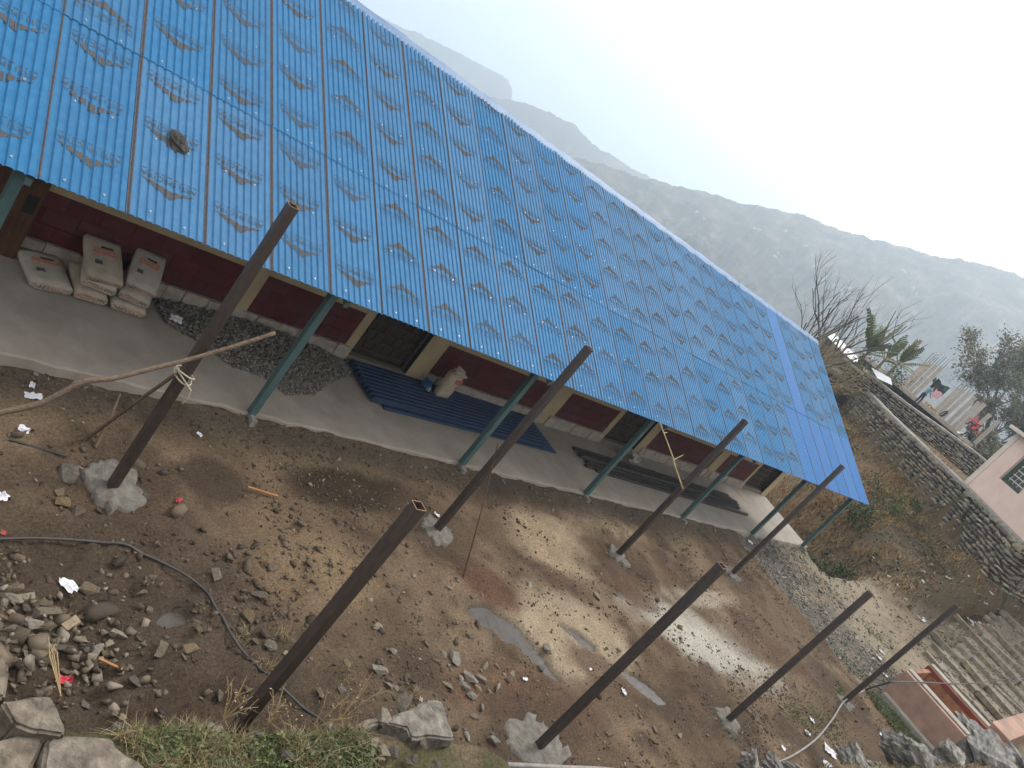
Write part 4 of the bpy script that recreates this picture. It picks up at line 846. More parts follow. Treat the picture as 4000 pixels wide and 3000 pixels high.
slab_stone([(1600, 2893), (1780, 2882), (1760, 2960), (1740, 3120), (1500, 3120), (1560, 2990)], .86, .5, 'lower stone course under the wedge-shaped capstone', M_blk_st, 6)
slab_stone([(1395, 2835), (1470, 2800), (1540, 2785), (1500, 2815), (1420, 2860)], .97, .12, 'thin stone edging beside the wedge-shaped capstone', M_lich, 7)
led = """270,400,110 160,490,110,.9 40,530,45 95,640,70 145,700,90 215,700,90 140,740,50 315,760,60 485,770,50 395,650,60,.5 340,740,60 60,700,60 240,560,40""".split()
for s in led:
    q = [float(k) for k in s.split(',')]
    stone(1400 + q[0] / 1.5875, 2500 + q[1] / 1.5875, q[2] / 1.5875 * 1.25, 3 if q[0] < 170 else 0, 'fist-sized stone on the grassy ledge beside the wedge-shaped capstone', 'stones lying on the grassy ledge', z=.96, asp=.8, flat=.8)
for u, v, w_ in [(1010, 2865, 40), (1215, 2920, 80), (1300, 2960, 60), (960, 2935, 60), (1120, 2960, 60), (450, 2850, 60), (490, 2845, 50), (650, 2960, 30)]:
    stone(u, v, w_ * 1.2, 0, 'grey stone bedded in the grass of the ledge', 'stones bedded in the grass', z=.95, asp=.8, flat=.7)
M_rock = mat('layered_rock', (.3, .285, .26), (.12, .115, .105), 5, .9, 1., 16, .15, vary=.12, c3=(.42, .4, .37), stretch=(1, 1, 5))
BL = [(2960, 2968, 130, (1, .8, .9), .3), (3045, 2985, 110, (1, .9, .9), 1.2), (3130, 2990, 90, (1, .8, .7), 2), (3360, 2985, 150, (1.2, .8, .8), .7), (3440, 2990, 90, (1, .7, .9), 0), (3575, 2960, 190, (1.35, .7, .9), -.5), (3670, 2985, 120, (1, .8, .9), .4), (3745, 2965, 150, (1.1, .7, .9), -.6), (3850, 2950, 230, (1.3, .75, .9), -.7), (3900, 3000, 150, (1, .8, .8), .2), (3975, 2970, 150, (1, .9, .9), .9)]
for i, (u, v, w_, dm, rz) in enumerate(BL):
    p = atz(u, v, .42); D_ = -(CM.transposed() @ (p - CAM)).z; k = w_ * D_ / FPX
    tag(link('boulder', boulder(200 + i, (k * dm[0] * 1.3, k * dm[1] * 1.15, k * dm[2] * .9), M_rock, 7, .12), None, (p.x, p.y, .3), (.5, .25, rz)), 'jagged grey layered rock along the top of the near bank', 'rock', 'jagged rocks along the near bank')
# ================================================================== plants
def blades(P, hgt, seed, wd=.006, lean=.45, seg=3):
    rg = np.random.default_rng(seed); n = len(P); az = rg.uniform(0, 6.28, n); ln = np.abs(rg.normal(lean, lean * .6, n)); h_ = hgt * rg.uniform(.45, 1.15, n); side = np.stack([-np.sin(az), np.cos(az), np.zeros(n)], 1); out = np.stack([np.cos(az), np.sin(az), np.zeros(n)], 1)
    V_ = []; 
    for k in range(seg + 1):
        t = k / seg; c = P + out * (ln * h_ * t ** 1.8)[:, None]; c[:, 2] += h_ * (t - .35 * ln * t * t)
        ww = (wd * (1 - t * .92))[:, None] if np.ndim(wd) else wd * (1 - t * .92)
        V_ += [c - side * ww, c + side * ww]
    V_ = np.stack(V_, 1); F_ = np.array([[2 * k, 2 * k + 1, 2 * k + 3, 2 * k + 2] for k in range(seg)])
    F_ = F_[None] + (np.arange(n) * (2 * seg + 2))[:, None, None]; rv = rg.uniform(0, 1, n)
    return V_.reshape(-1, 3), F_.reshape(-1, 4), np.repeat(rv, 2 * seg + 2)
def leaves(P, size, seed, tilt=.9, asp=.45):
    rg = np.random.default_rng(seed); n = len(P); RM = rotmats(n, rg, tilt); s = size * rg.uniform(.5, 1.3, n)
    q = np.array([(-.5, 0, 0), (0, -asp / 2, .08), (.5, 0, 0), (0, asp / 2, .08)])
    V_ = np.einsum('nij,kj->nki', RM, q) * s[:, None, None] + P[:, None]; F_ = np.arange(n * 4).reshape(n, 4); return V_.reshape(-1, 3), F_, np.repeat(rg.uniform(0, 1, n), 4)
def join(*L_):
    V_ = []; F_ = []; R_ = []; o = 0
    for v, f, r in L_: V_.append(v); F_.append(f + o); R_.append(r); o += len(v)
    return np.concatenate(V_), np.concatenate(F_), np.concatenate(R_)
def stuff(name, L_, m, parent=None): o = link(name, npmesh(name, *L_[:2], m, L_[2]), parent); o['kind'] = 'stuff'; return o
M_gr = mat('green_grass', (.09, .115, .04), (.042, .066, .022), 6, .7, 0, attr='rnd', c3=(.17, .18, .075)); M_dry = mat('dry_grass', (.26, .2, .1), (.14, .1, .05), 6, .8, 0, attr='rnd', c3=(.4, .33, .19)); M_dark_lf = mat('dark_leaf', (.05, .075, .028), (.022, .036, .014), 6, .7, 0, attr='rnd', c3=(.1, .13, .05))
rg = np.random.default_rng(21)
gpx = [(430, 2870), (620, 2835), (800, 2825), (1000, 2800), (1180, 2795), (1330, 2810), (1420, 2860), (1480, 2960), (1480, 3060), (620, 3060), (530, 2960)]
q = veg_pts(6000, 31, gpx, .95); k = fbm(q[:, 0] * 4, q[:, 1] * 4, 131, 3); gq = q[k > .44]; dq = q[k <= .52]
TUF = lambda q, n, r, sd: np.repeat(q, n, 0) + np.random.default_rng(sd).normal(0, r, (len(q) * n, 2))
stuff('ledge_grass', blades(on_ground(gq), .09, 41, .0035, .7), M_gr)
stuff('ledge_dry_grass', join(blades(on_ground(dq), .11, 42, .003, .8), blades(on_ground(TUF(q[:28], 22, .03, 1)), .2, 43, .003, .6)), M_dry)
lq = on_ground(TUF(q[100:220], 34, .05, 2)); lq[:, 2] += rg.uniform(0, .1, len(lq)); stuff('ledge_weeds', leaves(lq, .035, 44, .6), M_gr)
q = yard_pts(5200, 20, 33, -3.6, .5, lambda x, y: (wall_dist(x, y) > .3) * sst(.4, .55, fbm(x * .9, y * .9, 161, 3)) * (hz_v(x, y) > .05)); stuff('bank_straw', blades(on_ground(q), .22, 49, .012, .9), M_dry)
# single dry weeds standing at the edge of the ledge
def weed(u, v, z, hgt, label, seed, m=None):
    p = atz(u, v, z); t_ = thing('dry_weed', label, 'weed', (p.x, p.y, z - .03)); r_ = random.Random(seed); m_ = MB()
    for i in range(7):
        a = r_.uniform(0, 6.28); l = r_.uniform(.2, .55) * hgt; tip = Vector((math.cos(a) * l, math.sin(a) * l, hgt * r_.uniform(.6, 1))); m_.tube([(0, 0, 0), tip * .5 + Vector((0, 0, .05)), tip], [.004, .003, .002], 4)
        for s in (.6, .8): b_ = tip * s; m_.tube([b_, b_ + Vector((r_.gauss(0, .05), r_.gauss(0, .05), .07))], [.002, .0015], 3)
    m_.build('stems', m or M_straw, t_)
    P_ = np.array([[r_.gauss(0, .4 * hgt * .5), r_.gauss(0, .4 * hgt * .5), hgt * r_.uniform(.5, 1)] for _ in range(40)]); stuff('seed_heads', leaves(P_, .02, seed), M_dry, t_)
weed(1330, 2810, .93, .42, 'tall dry branching weed at the corner of the grassy ledge', 1); weed(880, 2800, .93, .3, 'brown seeding weed against the near post on the ledge', 2); weed(1230, 2840, .93, .36, 'dry stalky weed in the middle of the grassy ledge', 3)
weed(1050, 2830, .95, .28, 'small dry weed by the foot of the near post', 4)
stuff('tufts', blades(on_ground(TUF(np.array([list(atz(u, v, -.08)[:2]) for u, v in [(1035, 2600), (1110, 2480), (1350, 2640), (1630, 2720), (960, 2470), (2630, 2960), (2650, 2970), (2720, 2985), (1620, 2725), (3560, 2830)]]), 60, .04, 5)), .1, 45, .003, .8), M_dry)
mq = veg_pts(2500, 51, [(3380, 2700), (3420, 2690), (3560, 2830), (3640, 2930), (3560, 2920), (3480, 2840)], -.1); stuff('moss_strip', blades(on_ground(mq), .1, 46, .008, .5), M_gr)
for i, (u, v, n_, r_) in enumerate([(3430, 2470, 260, .3), (3480, 2620, 320, .35), (3380, 2640, 260, .25), (3300, 2560, 120, .2), (3230, 2830, 260, .3), (3130, 2800, 160, .2), (3290, 2700, 100, .12)]):
    p = atz(u, v, -.1); stuff('ground_weeds', blades(on_ground(TUF(np.array([[p.x, p.y]]), n_, r_, i)), .07, 60 + i, .01, .7), M_gr)
mq = yard_pts(5000, 3.5, 15, -7.4, -5.3, lambda x, y: (y < EDGE(x) + .1) * (y > EDGE(x) - 1)); stuff('bank_grass', blades(on_ground(mq), .13, 47, .007, .7), M_dry); mq = mq[::2] + .03; stuff('bank_green', blades(on_ground(mq), .1, 48, .008, .6), M_gr)
# overgrown slope below the wall
M_bstraw = mat('brown_straw', (.3, .18, .075), (.15, .085, .04), 6, .8, 0, attr='rnd', c3=(.42, .28, .13))
def slope_ok(x, y): d = wall_dist(x, y); return (d > .15) * (d < 6.3 - 4.5 * sst(-1.5, -2.9, y)) * (x > 18.6) * (x < 47)
q = yard_pts(60000, 18.6, 47, -4, 15, lambda x, y: slope_ok(x, y) * sst(.3, .48, fbm(x * .8, y * .8, 141, 4)) * (1 - .6 * sst(.2, -2, y)))
k = fbm(q[:, 0] * .7, q[:, 1] * .7, 143, 3)
stuff('slope_dry_grass', blades(on_ground(q[k < .5]), .34, 71, .014, .8), M_bstraw)
lq = on_ground(q[k > .42]); lq[:, 2] += rg.uniform(0, .3, len(lq)); stuff('slope_scrub', leaves(lq, .13, 72, .8, .6), mat('scrub', (.1, .085, .04), (.05, .05, .022), 6, .8, 0, attr='rnd', c3=(.2, .15, .07)))
q = veg_pts(4200, 73, [(2990, 1930), (3060, 1860), (3380, 1980), (3480, 2080), (3360, 2140), (3250, 2110), (3140, 2060)], -.4); q = q[(q[:, 0] > 18.85)]; stuff('straw_bank', blades(on_ground(q), .75, 74, .013, 1.1, 4), M_bstraw)
def bush(u, v, z, r_, n_, label, m, seed, size=.1):
    p = atz(u, v, z); t_ = thing('shrub', label, 'shrub', (p.x, p.y, hz(p.x, p.y))); r2 = np.random.default_rng(seed)
    c = r2.normal(0, 1, (14, 3)) * np.array([r_, r_, r_ * .55]) * .6 + np.array([0, 0, r_ * .75]); P_ = c[r2.integers(0, 14, n_)] + r2.normal(0, r_ * .22, (n_, 3)); P_[:, 2] = np.abs(P_[:, 2])
    stuff('foliage', leaves(P_, size, seed, 1., .5), m, t_); m_ = MB()
    for i in range(8): m_.tube([(0, 0, -.1), c[i] * .5, c[i]], [.02, .013, .006], 5)
    m_.build('stem', M_split, t_)
bush(3290, 2115, -.5, .75, 1500, 'dark green leafy bush filling the gully by the veranda corner', M_dark_lf, 81); bush(3400, 2080, -.1, .55, 900, 'mid green bush on the bank behind the last green post', M_gr, 82); bush(3230, 2170, -.6, .5, 900, 'low dark bush right against the end of the veranda floor', M_dark_lf, 83); bush(3330, 2200, -.3, .5, 900, 'dark shrub at the lip of the gully', M_dark_lf, 84)
bush(3480, 2055, .3, .4, 500, 'small broad-leaved green shrub higher on the bank', M_gr, 85, .14); bush(3790, 2240, 1.2, .45, 450, 'yellow-green shrub at the foot of the stone wall', mat('yellow_leaf', (.24, .24, .05), (.12, .14, .03), 6, .7, 0, attr='rnd', c3=(.36, .33, .08)), 86); bush(3320, 1740, 2.0, .8, 900, 'dark scrub on the slope beside the roof corner', M_dark_lf, 87); bush(3440, 1930, 1.3, .8, 900, 'dull green scrub in the middle of the slope', M_dark_lf, 88)
# ================================================================== pink basin and stone steps
M_pinkc = mat('pink_cement', (.4, .25, .19), (.25, .165, .125), 2.2, .85, .35, 20, c3=(.42, .27, .21)); M_redc = mat('red_cement', (.22, .045, .035), (.1, .03, .024), 3, .8, .3, 20); M_orc = mat('orange_cement', (.36, .18, .09), (.14, .06, .04), 2.2, .8, .3, 20); M_gcap = mat('grey_coping', (.34, .31, .27), (.24, .21, .18), 6, .9, .5, 25)
tb = thing('water_basin', 'pink cement water basin with red-stained trough and grey rims', 'basin', (0, 0, 0))
box('near_wall', M_pinkc, tb, 14.72, 15.0, -6.25, -4.62, -.25, .6, .02); box('near_rim', M_gcap, tb, 14.84, 15.1, -6.24, -4.62, .603, .64, .012)
box('plinth', M_gcap, tb, 14.5, 14.717, -6.25, -4.7, -.3, -.06, .02)
box('far_wall', M_orc, tb, 16.95, 17.1, -6.2, -4.5, -.25, .58, .01); box('red_band', M_redc, tb, 16.935, 16.948, -6.2, -4.5, .45, .56); box('far_rim', M_gcap, tb, 17.0, 17.28, -6.2, -4.5, .583, .62, .012)
box('trough_floor', M_orc, tb, 15.003, 16.948, -6.1, -4.65, -.25, .16); box('end_wall', M_pinkc, tb, 15.103, 16.945, -6.3, -6.103, -.25, .5, .015)
box('trough_back', M_orc, tb, 15.103, 16.945, -4.66, -4.56, .163, .5); box('red_gutter', M_redc, tb, 17.3, 17.75, -6.75, -6.1, .1, .5, .03); box('side_wall', M_pinkc, tb, 17.753, 24.3, -6.62, -6.12, -.1, .6, .02)
st = thing('stone_steps', 'wide weathered stone steps climbing from the path beside the pink basin', 'steps', (0, 0, 0))
M_step = mat('step_stone', (.29, .245, .18), (.15, .125, .092), 6, .92, .9, 16, vary=.12)
rs = random.Random(77)
for k in range(11):
    x0 = 21.0 + k * .82; zt = -.06 + k * .135; y = -6.0
    sp = MB().box(x0 + .06, x0 + .88, -6.0, -3.7 + .1 * k - rs.uniform(0, .4), zt - .5, zt - .02).build('tread_fill', mat('step_fill', (.27, .23, .175), (.17, .145, .11), 6, .95, .7, 20), st)
    while y < -4.0 + .1 * k + rs.uniform(-.3, .2):
        ln = rs.uniform(.5, 1.5); me = MB().box(-.09 * rs.uniform(.6, 1.3), .1, 0, ln - .03, -.16, 0)
        me.build('step_stone', M_step, st, bevel=.012, loc=(x0 + rs.uniform(-.1, .12), y, zt + rs.uniform(-.04, .015)), rot=(R(rs.uniform(-4, 4)), R(rs.uniform(-7, 7)), R(rs.uniform(-9, 9)))); y += ln
q = np.column_stack([rg.uniform(21, 29, 2600), rg.uniform(-6, -3, 2600)]); kk = np.floor((q[:, 0] - 21.0) / .82); q = np.column_stack([q, -.1 + kk * .135 + .03]); scatter('step_rubble', q[:1300], rg.gamma(2, .02, 1300) + .02, M_slate, 14, .5)
# ================================================================== retaining walls
M_ws = [mat('wall_stone_a', (.25, .22, .17), (.12, .105, .08), 4, .92, .6, 14, vary=.3), mat('wall_stone_b', (.33, .285, .205), (.2, .17, .12), 4, .92, .6, 14, vary=.25)]
M_mort = mat('wall_earth', (.035, .03, .024), (.02, .018, .015), 5, .95, .5, 10); M_cop = mat('coping', (.3, .275, .24), (.17, .155, .135), 5, .93, .8, 12, c3=(.38, .355, .32))
WT = []
for i in range(10):
    me = hull_rock(300 + i, 1, .55, .55, 14); m2 = me.copy(); me.materials.append(M_ws[0]); m2.materials.append(M_ws[1]); WT.append((me, m2))
M_wstuff = mat('wall_stone_far', (.24, .205, .155), (.1, .086, .066), 4, .92, .4, attr='rnd', c3=(.26, .22, .16))
def stone_wall(name, label, line, base, tops, seed, rowh, coping, nparts=300, thick=.6, u_range=(0, 1)):
    P = [Vector((x, y, 0)) for x, y in line]; cum = [0]
    for a, b in zip(P[:-1], P[1:]): cum.append(cum[-1] + (b - a).length)
    def at_s(s):
        for i in range(len(P) - 1):
            if s <= cum[i + 1] or i == len(P) - 2:
                t = (s - cum[i]) / (cum[i + 1] - cum[i]); d = (P[i + 1] - P[i]).normalized(); p = P[i].lerp(P[i + 1], t); zt = tops[i] + (tops[i + 1] - tops[i]) * t
                return p, d, Vector((d.y, -d.x, 0)), zt
    t_ = thing(name, label, 'stone wall'); r_ = random.Random(seed); S_ = []
    n = 60; v = []; f = []
    for i in range(n + 1):
        p, d, nn, zt = at_s(cum[-1] * i / n); zt -= .06
        v += [p + nn * -.02 + Vector((0, 0, base)), p - nn * .02 + Vector((0, 0, zt)), p - nn * thick + Vector((0, 0, zt)), p - nn * thick + Vector((0, 0, base))]
    for i in range(n):
        for j in range(4): f.append((i * 4 + j, i * 4 + (j + 1) % 4, (i + 1) * 4 + (j + 1) % 4, (i + 1) * 4 + j))
    MB().add(v, f).build('wall_core', M_mort, t_)
    zr = 0; row = 0
    while True:
        rh = rowh * r_.uniform(.75, 1.3); s = cum[-1] * u_range[0] - r_.uniform(0, .2)
        if base + zr + rh > max(tops) - .05: break
        while s < cum[-1] * u_range[1]:
            wd = rowh * r_.choice([1.3, 1.7, 2.2, 2.6, 3.4]); hh_ = rh * r_.uniform(.8, 1.25)
            if r_.random() < .05: wd *= 1.3; hh_ *= 1.7
            p, d, nn, zt = at_s(max(0, min(cum[-1], s + wd / 2))); z = base + zr + rh / 2 + r_.uniform(-.02, .02)
            if z + hh_ * .3 < zt - .03: S_.append((p + nn * r_.uniform(-.02, .05) + Vector((0, 0, z)), math.atan2(d.y, d.x) + r_.uniform(-.12, .12), wd * 1.12, hh_ * 1.55, r_.uniform(-.1, .1)))
            s += wd * .98
        zr += rh * .97; row += 1
    def shown(q):
        c = CM.transposed() @ (q[0] - CAM); u, v_ = 2000 - FPX * c.x / c.z, 1500 + FPX * c.y / c.z
        return (q[2] * q[3] / c.z ** 2) * (1 if -20 < u < 4030 and q[0].z > hz(q[0].x + .3, q[0].y - .3) - .1 else 1e-4)
    S_.sort(key=shown, reverse=True)
    for p, az, wd, hh_, tl in S_[:nparts]:
        k = r_.randrange(10); o = link('wall_stone', WT[k][1 if r_.random() < .3 else 0], t_, p, (tl, r_.uniform(-.1, .1), az), (wd, .5, hh_ * 1.0))
    if len(S_) > nparts:
        V_ = []; F_ = []; Rr = []; off = 0
        TT = [tmpl(w_[0]) for w_ in WT]
        for p, az, wd, hh_, tl in S_[nparts:]:
            tv, tf = TT[r_.randrange(10)]; c_, s_ = math.cos(az), math.sin(az); q = tv * np.array([wd, .5, hh_]); V_.append(np.stack([q[:, 0] * c_ - q[:, 1] * s_ + p.x, q[:, 0] * s_ + q[:, 1] * c_ + p.y, q[:, 2] + p.z], 1)); F_.append(tf + off); off += len(tv); Rr.append(np.full(len(tv), r_.random()))
        stuff('small_wall_stones', (np.concatenate(V_), np.concatenate(F_), np.concatenate(Rr)), M_wstuff, t_)
    if coping:
        n = 90; v = []; f = []
        for i in range(n + 1):
            p, d, nn, zt = at_s(cum[-1] * i / n); w0 = coping * (1 + .15 * mnoise.noise((i * .5, seed, 0))); z = zt + .03 * mnoise.noise((i * .7, 0, seed))
            v += [p + nn * .1 + Vector((0, 0, z - .14)), p + nn * (.1 + .03 * mnoise.noise((i * 1.3, 2, 0))) + Vector((0, 0, z - .02)), p + nn * .06 + Vector((0, 0, z + .012)), p - nn * w0 + Vector((0, 0, z + .02)), p - nn * w0 + Vector((0, 0, z - .14))]
        for i in range(n):
            for j in range(4): f.append((i * 5 + j, i * 5 + j + 1, (i + 1) * 5 + j + 1, (i + 1) * 5 + j))
        MB().add(v, f).build('coping', M_cop, t_)
    return t_
W1 = WALLP[2:14]
stone_wall('retaining_wall', 'long curving dry-stone retaining wall with pale coping above the overgrown slope', W1, 1.1, [3.6] * len(W1), 5, .175, .55)
W2 = [(40.3, 13.2), (41.2, 11.8), (43.2, 9.6), (44.6, 8.1), (46, 6.5), (48.6, 3.6), (51, 1)]
stone_wall('upper_wall', 'second dry-stone wall behind the curved one, under the people', W2, 3.3, [4.1, 4.36, 4.45, 4.6, 4.73, 4.8, 4.85], 6, .15, .35)
# raised terrace behind the upper wall
ter = [(x + .3, y + .25) for x, y in W2] + [(62, 4), (62, 17), (46, 17.5), (42, 15.5)]
tag(MB().prism(ter[::-1] if 0 else ter, 3.0, 4.3).build('upper_terrace', mat('terrace_soil', (.16, .13, .095), (.09, .075, .055), 3, .95, .5)), kind='structure')
# ================================================================== pink house on the wall
M_hp = mat('house_pink', (.68, .52, .44), (.6, .45, .38), 1.2, .88, .1, 14, c3=(.72, .56, .48)); M_hc = mat('house_cream', (.6, .52, .45), (.5, .43, .37), 1.5, .88, .15, 14)
hA = atz(3722, 1838, 3.6); hA = Vector((34.0, 2.45, 3.5)); hB = Vector((27.9, -2.8, 3.5)); du = (hB - hA).normalized(); HL = 8.5; az = math.atan2(du.y, du.x)
hs = thing('pink_house', 'pink plastered house corner with dark green window on the wall', 'house', hA, az)
# local x runs along the front towards the camera side, local -y... front faces the yard
def fac(u, v):   # point on the front plane in local coordinates
    d = ray(u, v); nn = Vector((-du.y, du.x, 0)); p = CAM + d * ((hA - CAM).dot(nn) / d.dot(nn)); return (p - hA).dot(du), p.z - hA.z
top = 3.05
wx0, wz0 = fac(3903, 1866); wx1 = wx0 + 1.9; wz1 = wz0 + 1.5
for nm, a0, a1, z0, z1 in (('wall', .42, wx0, -.1, top), ('wall', wx1, HL, -.1, top), ('wall', wx0 + .001, wx1 - .001, -.1, wz0), ('wall', wx0 + .001, wx1 - .001, wz1, top)): box(nm, M_hp, hs, a0, a1, .0, .25, z0, z1)
box('corner_pilaster', M_hc, hs, 0, .418, -.03, .3, -.1, top); box('end_wall', M_hp, hs, 0.02, .25, .303, 6, -.1, top); box('roof_slab', M_hc, hs, -.3, HL, -.35, 6.2, top + .002, top + .16, .01)
box('apron', M_gcap, hs, .2, HL, -.25, -.003, -.12, .1)
wi = box('window', mat('window_dark', (.02, .025, .022), (.015, .018, .016), 3, .3, 0), hs, wx0, wx1, .17, .2, wz0, wz1)
M_gsh = mat('green_frame', (.02, .055, .035), (.015, .04, .028), 4, .6, .1)
box('frame', M_gsh, wi, wx0 + .002, wx0 + .3, .1, .165, wz0 + .002, wz1 - .002); box('frame', M_gsh, wi, wx0 + .302, wx1 - .002, .1, .165, wz0 + .002, wz0 + .14)
for i in range(5): box('grille_bar', M_hc, wi, wx0 + .42, wx1 - .05, .06, .09, wz0 + .25 + i * .22, wz0 + .29 + i * .22)
for i in range(4): box('grille_bar', M_hc, wi, wx0 + .45 + i * .4, wx0 + .48 + i * .4, .092, .099, wz0 + .145, wz1 - .01)
# ================================================================== building site beyond
M_col = mat('column_concrete', (.4, .36, .31), (.29, .26, .225), 4, .9, .4, 12, vary=.1); M_reb = mat('rebar', (.1, .085, .08), (.07, .06, .055), 9, .7)
p0, p1 = atd(3470, 1496, 50), atd(3800, 1742, 50); dv = (p1 - p0); dv.z = 0; dn = dv.normalized(); bk = Vector((-dn.y, dn.x, 0)); bk = bk if bk.x > 0 else -bk
fs = thing('floor_slab', 'raw concrete floor slab with a dark gap beneath, columns rising from it', 'slab', (0, 0, 0)); zs = 4.72
def strip(z0, z1, o0, o1, e=0): return MB().prism([(q.x, q.y) for q in (p0 - dn * e + bk * o0, p1 + dn * e + bk * o0, p1 + dn * e + bk * o1, p0 - dn * e + bk * o1)], z0, z1)
strip(zs - .02, zs + .2, 0, 9).build('deck', M_col, fs); strip(zs + .203, zs + .24, .6, 8.9).build('screed', mat('screed', (.3, .25, .18), (.2, .17, .125), 4, .95, .5), fs); strip(4.2, zs - .023, .8, 8.5, -.2).build('gap_shade', M_dark, fs)  # near-black box fills the gap under the deck as painted shade
cols = [(215, 640, 440, 440), (190, 750, 510, 480), (250, 790, 590, 490), (290, 860, 670, 540), (630, 1060, 890, 820), (660, 1120, 1000, 850), (710, 1190, 1050, 890), (790, 1260, 1150, 960), (850, 1330, 1190, 1010), (920, 1360, 1280, 1050), (1070, 1440, 1370, 1210), (1190, 1540, 1480, 1280)]
for i, (a, b_, c, d) in enumerate(cols):
    D_ = 53 + (i % 3) * 1.6; q0 = atd(3500 + a / 3.686, 1300 + b_ / 3.686, D_); q1 = atd(3500 + c / 3.686, 1300 + d / 3.686, D_); h_ = (q1 - q0).length
    t_ = thing('concrete_column', 'raw concrete column with bare rods, ' + (['at the end beside the banana plants', 'second from the banana plants', 'third from the banana plants', 'just behind the standing person'][i] if i < 4 else 'in the row between the hung cloths and the pink house'), 'column', (q0.x, q0.y, zs + .22), .5, 'unfinished concrete columns')
    h_ = q0.z + h_ * .97 - zs - .22; MB().box(-.12, .12, -.12, .12, 0, h_).build('shaft', M_col, t_, bevel=.01)
    for sx, sy in ((-.08, -.08), (.08, -.08), (.08, .08), (-.08, .08)):
        MB().tube([(sx, sy, h_ - .02), (sx + rng.gauss(0, .02), sy + rng.gauss(0, .02), h_ + rng.uniform(.35, .8))], .012, 4).build('rebar', M_reb, t_)
for i, (u, v, m, lab, sx) in enumerate([(3658, 1383, M_paper, 'white rag tied to the tallest bare rods', .45), (3642, 1392, M_paper, 'small white rag beside the larger one on the rods', .3), (3722, 1404, M_paper, 'white rag on the rods nearest the leafy tree', .4), (3768, 1500, M_paper, 'white rag on the rods of a middle column', .3)]):
    p = atd(u, v, 54); o = tag(link('rag', crumple(i + 50.5, sx, sx * .5, sx * .4, m), None, p, (R(60), .3, .8)), lab, 'rag')
# laundry
def cloth(u, v, D_, w_, h_, m, label, seed):
    p = atd(u, v, D_); n = 10; v_ = []; f = []
    for i in range(n):
        for j in range(n): x = (i / (n - 1) - .5) * w_; z = -j / (n - 1) * h_; v_.append((x, .06 * math.sin(i * 1.3 + seed) * (j / n + .2), z + .05 * math.sin(i * .9 + seed) - .08 * (1 - (2 * i / (n - 1) - 1) ** 2)))
    for i in range(n - 1):
        for j in range(n - 1): f.append((i * n + j, (i + 1) * n + j, (i + 1) * n + j + 1, i * n + j + 1))
    o = MB().add(v_, f).build('hung_cloth', m, loc=p, rot=(0, 0, -.85), smooth=True); return tag(o, label, 'cloth')
M_dc = mat('dark_cloth', (.025, .03, .035), (.02, .022, .026), 3, .9, .1); M_gc = mat('green_cloth', (.03, .14, .07), (.02, .1, .05), 3, .9); M_pc = mat('pink_cloth', (.62, .33, .36), (.5, .25, .28), 4, .9)
cloth(3688, 1498, 52.6, 1.0, .75, M_dc, 'black sheet hung out behind the standing person', 1); cloth(3668, 1482, 52.9, .5, .35, M_gc, 'green cloth edge above the hung black sheet', 2); cloth(3702, 1512, 52.3, .25, .3, M_gc, 'green cloth corner at the end of the black sheet', 5); cloth(3674, 1527, 52.2, .55, .5, M_pc, 'pink cloth hanging below the black sheet', 3); cloth(3823, 1620, 52.5, .45, .9, mat('red_check', (.45, .12, .16), (.3, .2, .22), 30, .9), 'red checked cloth hung between columns near the seated people', 4)
def cable(P, r_, m, name, label): return tag(MB().tube(spline(P, 6), r_, 5).build(name, m), label, 'cable')
cable([atd(3560, 1375, 53), atd(3700, 1490, 53), atd(3860, 1600, 53)], .006, M_reb, 'washing_line', 'thin line strung between the concrete columns')
cable([atd(3830, 1545, 60), atd(3930, 1580, 56), atd(4060, 1610, 52)], .01, M_reb, 'power_line', 'thin overhead wire crossing in front of the leafy tree')
cable([atd(3830, 1640, 58), atd(3900, 1665, 54), atd(3990, 1690, 50)], .01, M_reb, 'power_line', 'low wire sagging towards the roof of the pink house')
p = atd(3690, 1612, 52.2); t_ = thing('old_tyre', 'old black tyre leaning at the foot of a column', 'tyre', (p.x, p.y, zs + .5)); tv = []
for nm, r0, r1, m in (('tyre', .26, .07, M_dc), ('rim', .16, .03, M_col)):
    mb = MB(); ring = [(r0 * math.cos(a), 0, r0 * math.sin(a)) for a in np.linspace(0, 2 * math.pi, 19)]; mb.tube(ring, r1, 6, False); mb.build(nm, m, t_, rot=(.3, 0, .6))
for i, (u, v) in enumerate([(3630, 1565), (3640, 1573), (3650, 1580), (3660, 1588), (3668, 1594)]):
    p = atd(u, v, 51.2); tag(link('clay_lump', boulder(400 + i, (.26, .26, .22), mat('ochre', (.45, .31, .13), (.3, .2, .09), 6, .9), 2, .08), None, (p.x, p.y, zs + .33)), 'ochre lump in the row lying on the floor slab', 'lump', 'ochre lumps in a row on the slab')
p = atd(3752, 1702, 49); tag(link('white_sack', boulder(410, (.8, .5, .5), mat('white_sacking', (.62, .6, .56), (.42, .4, .37), 8, .85, .4), 3, .2), None, (p.x, p.y, p.z), (0, .2, .5)), 'crumpled white sack at the edge of the slab near the people', 'sack')
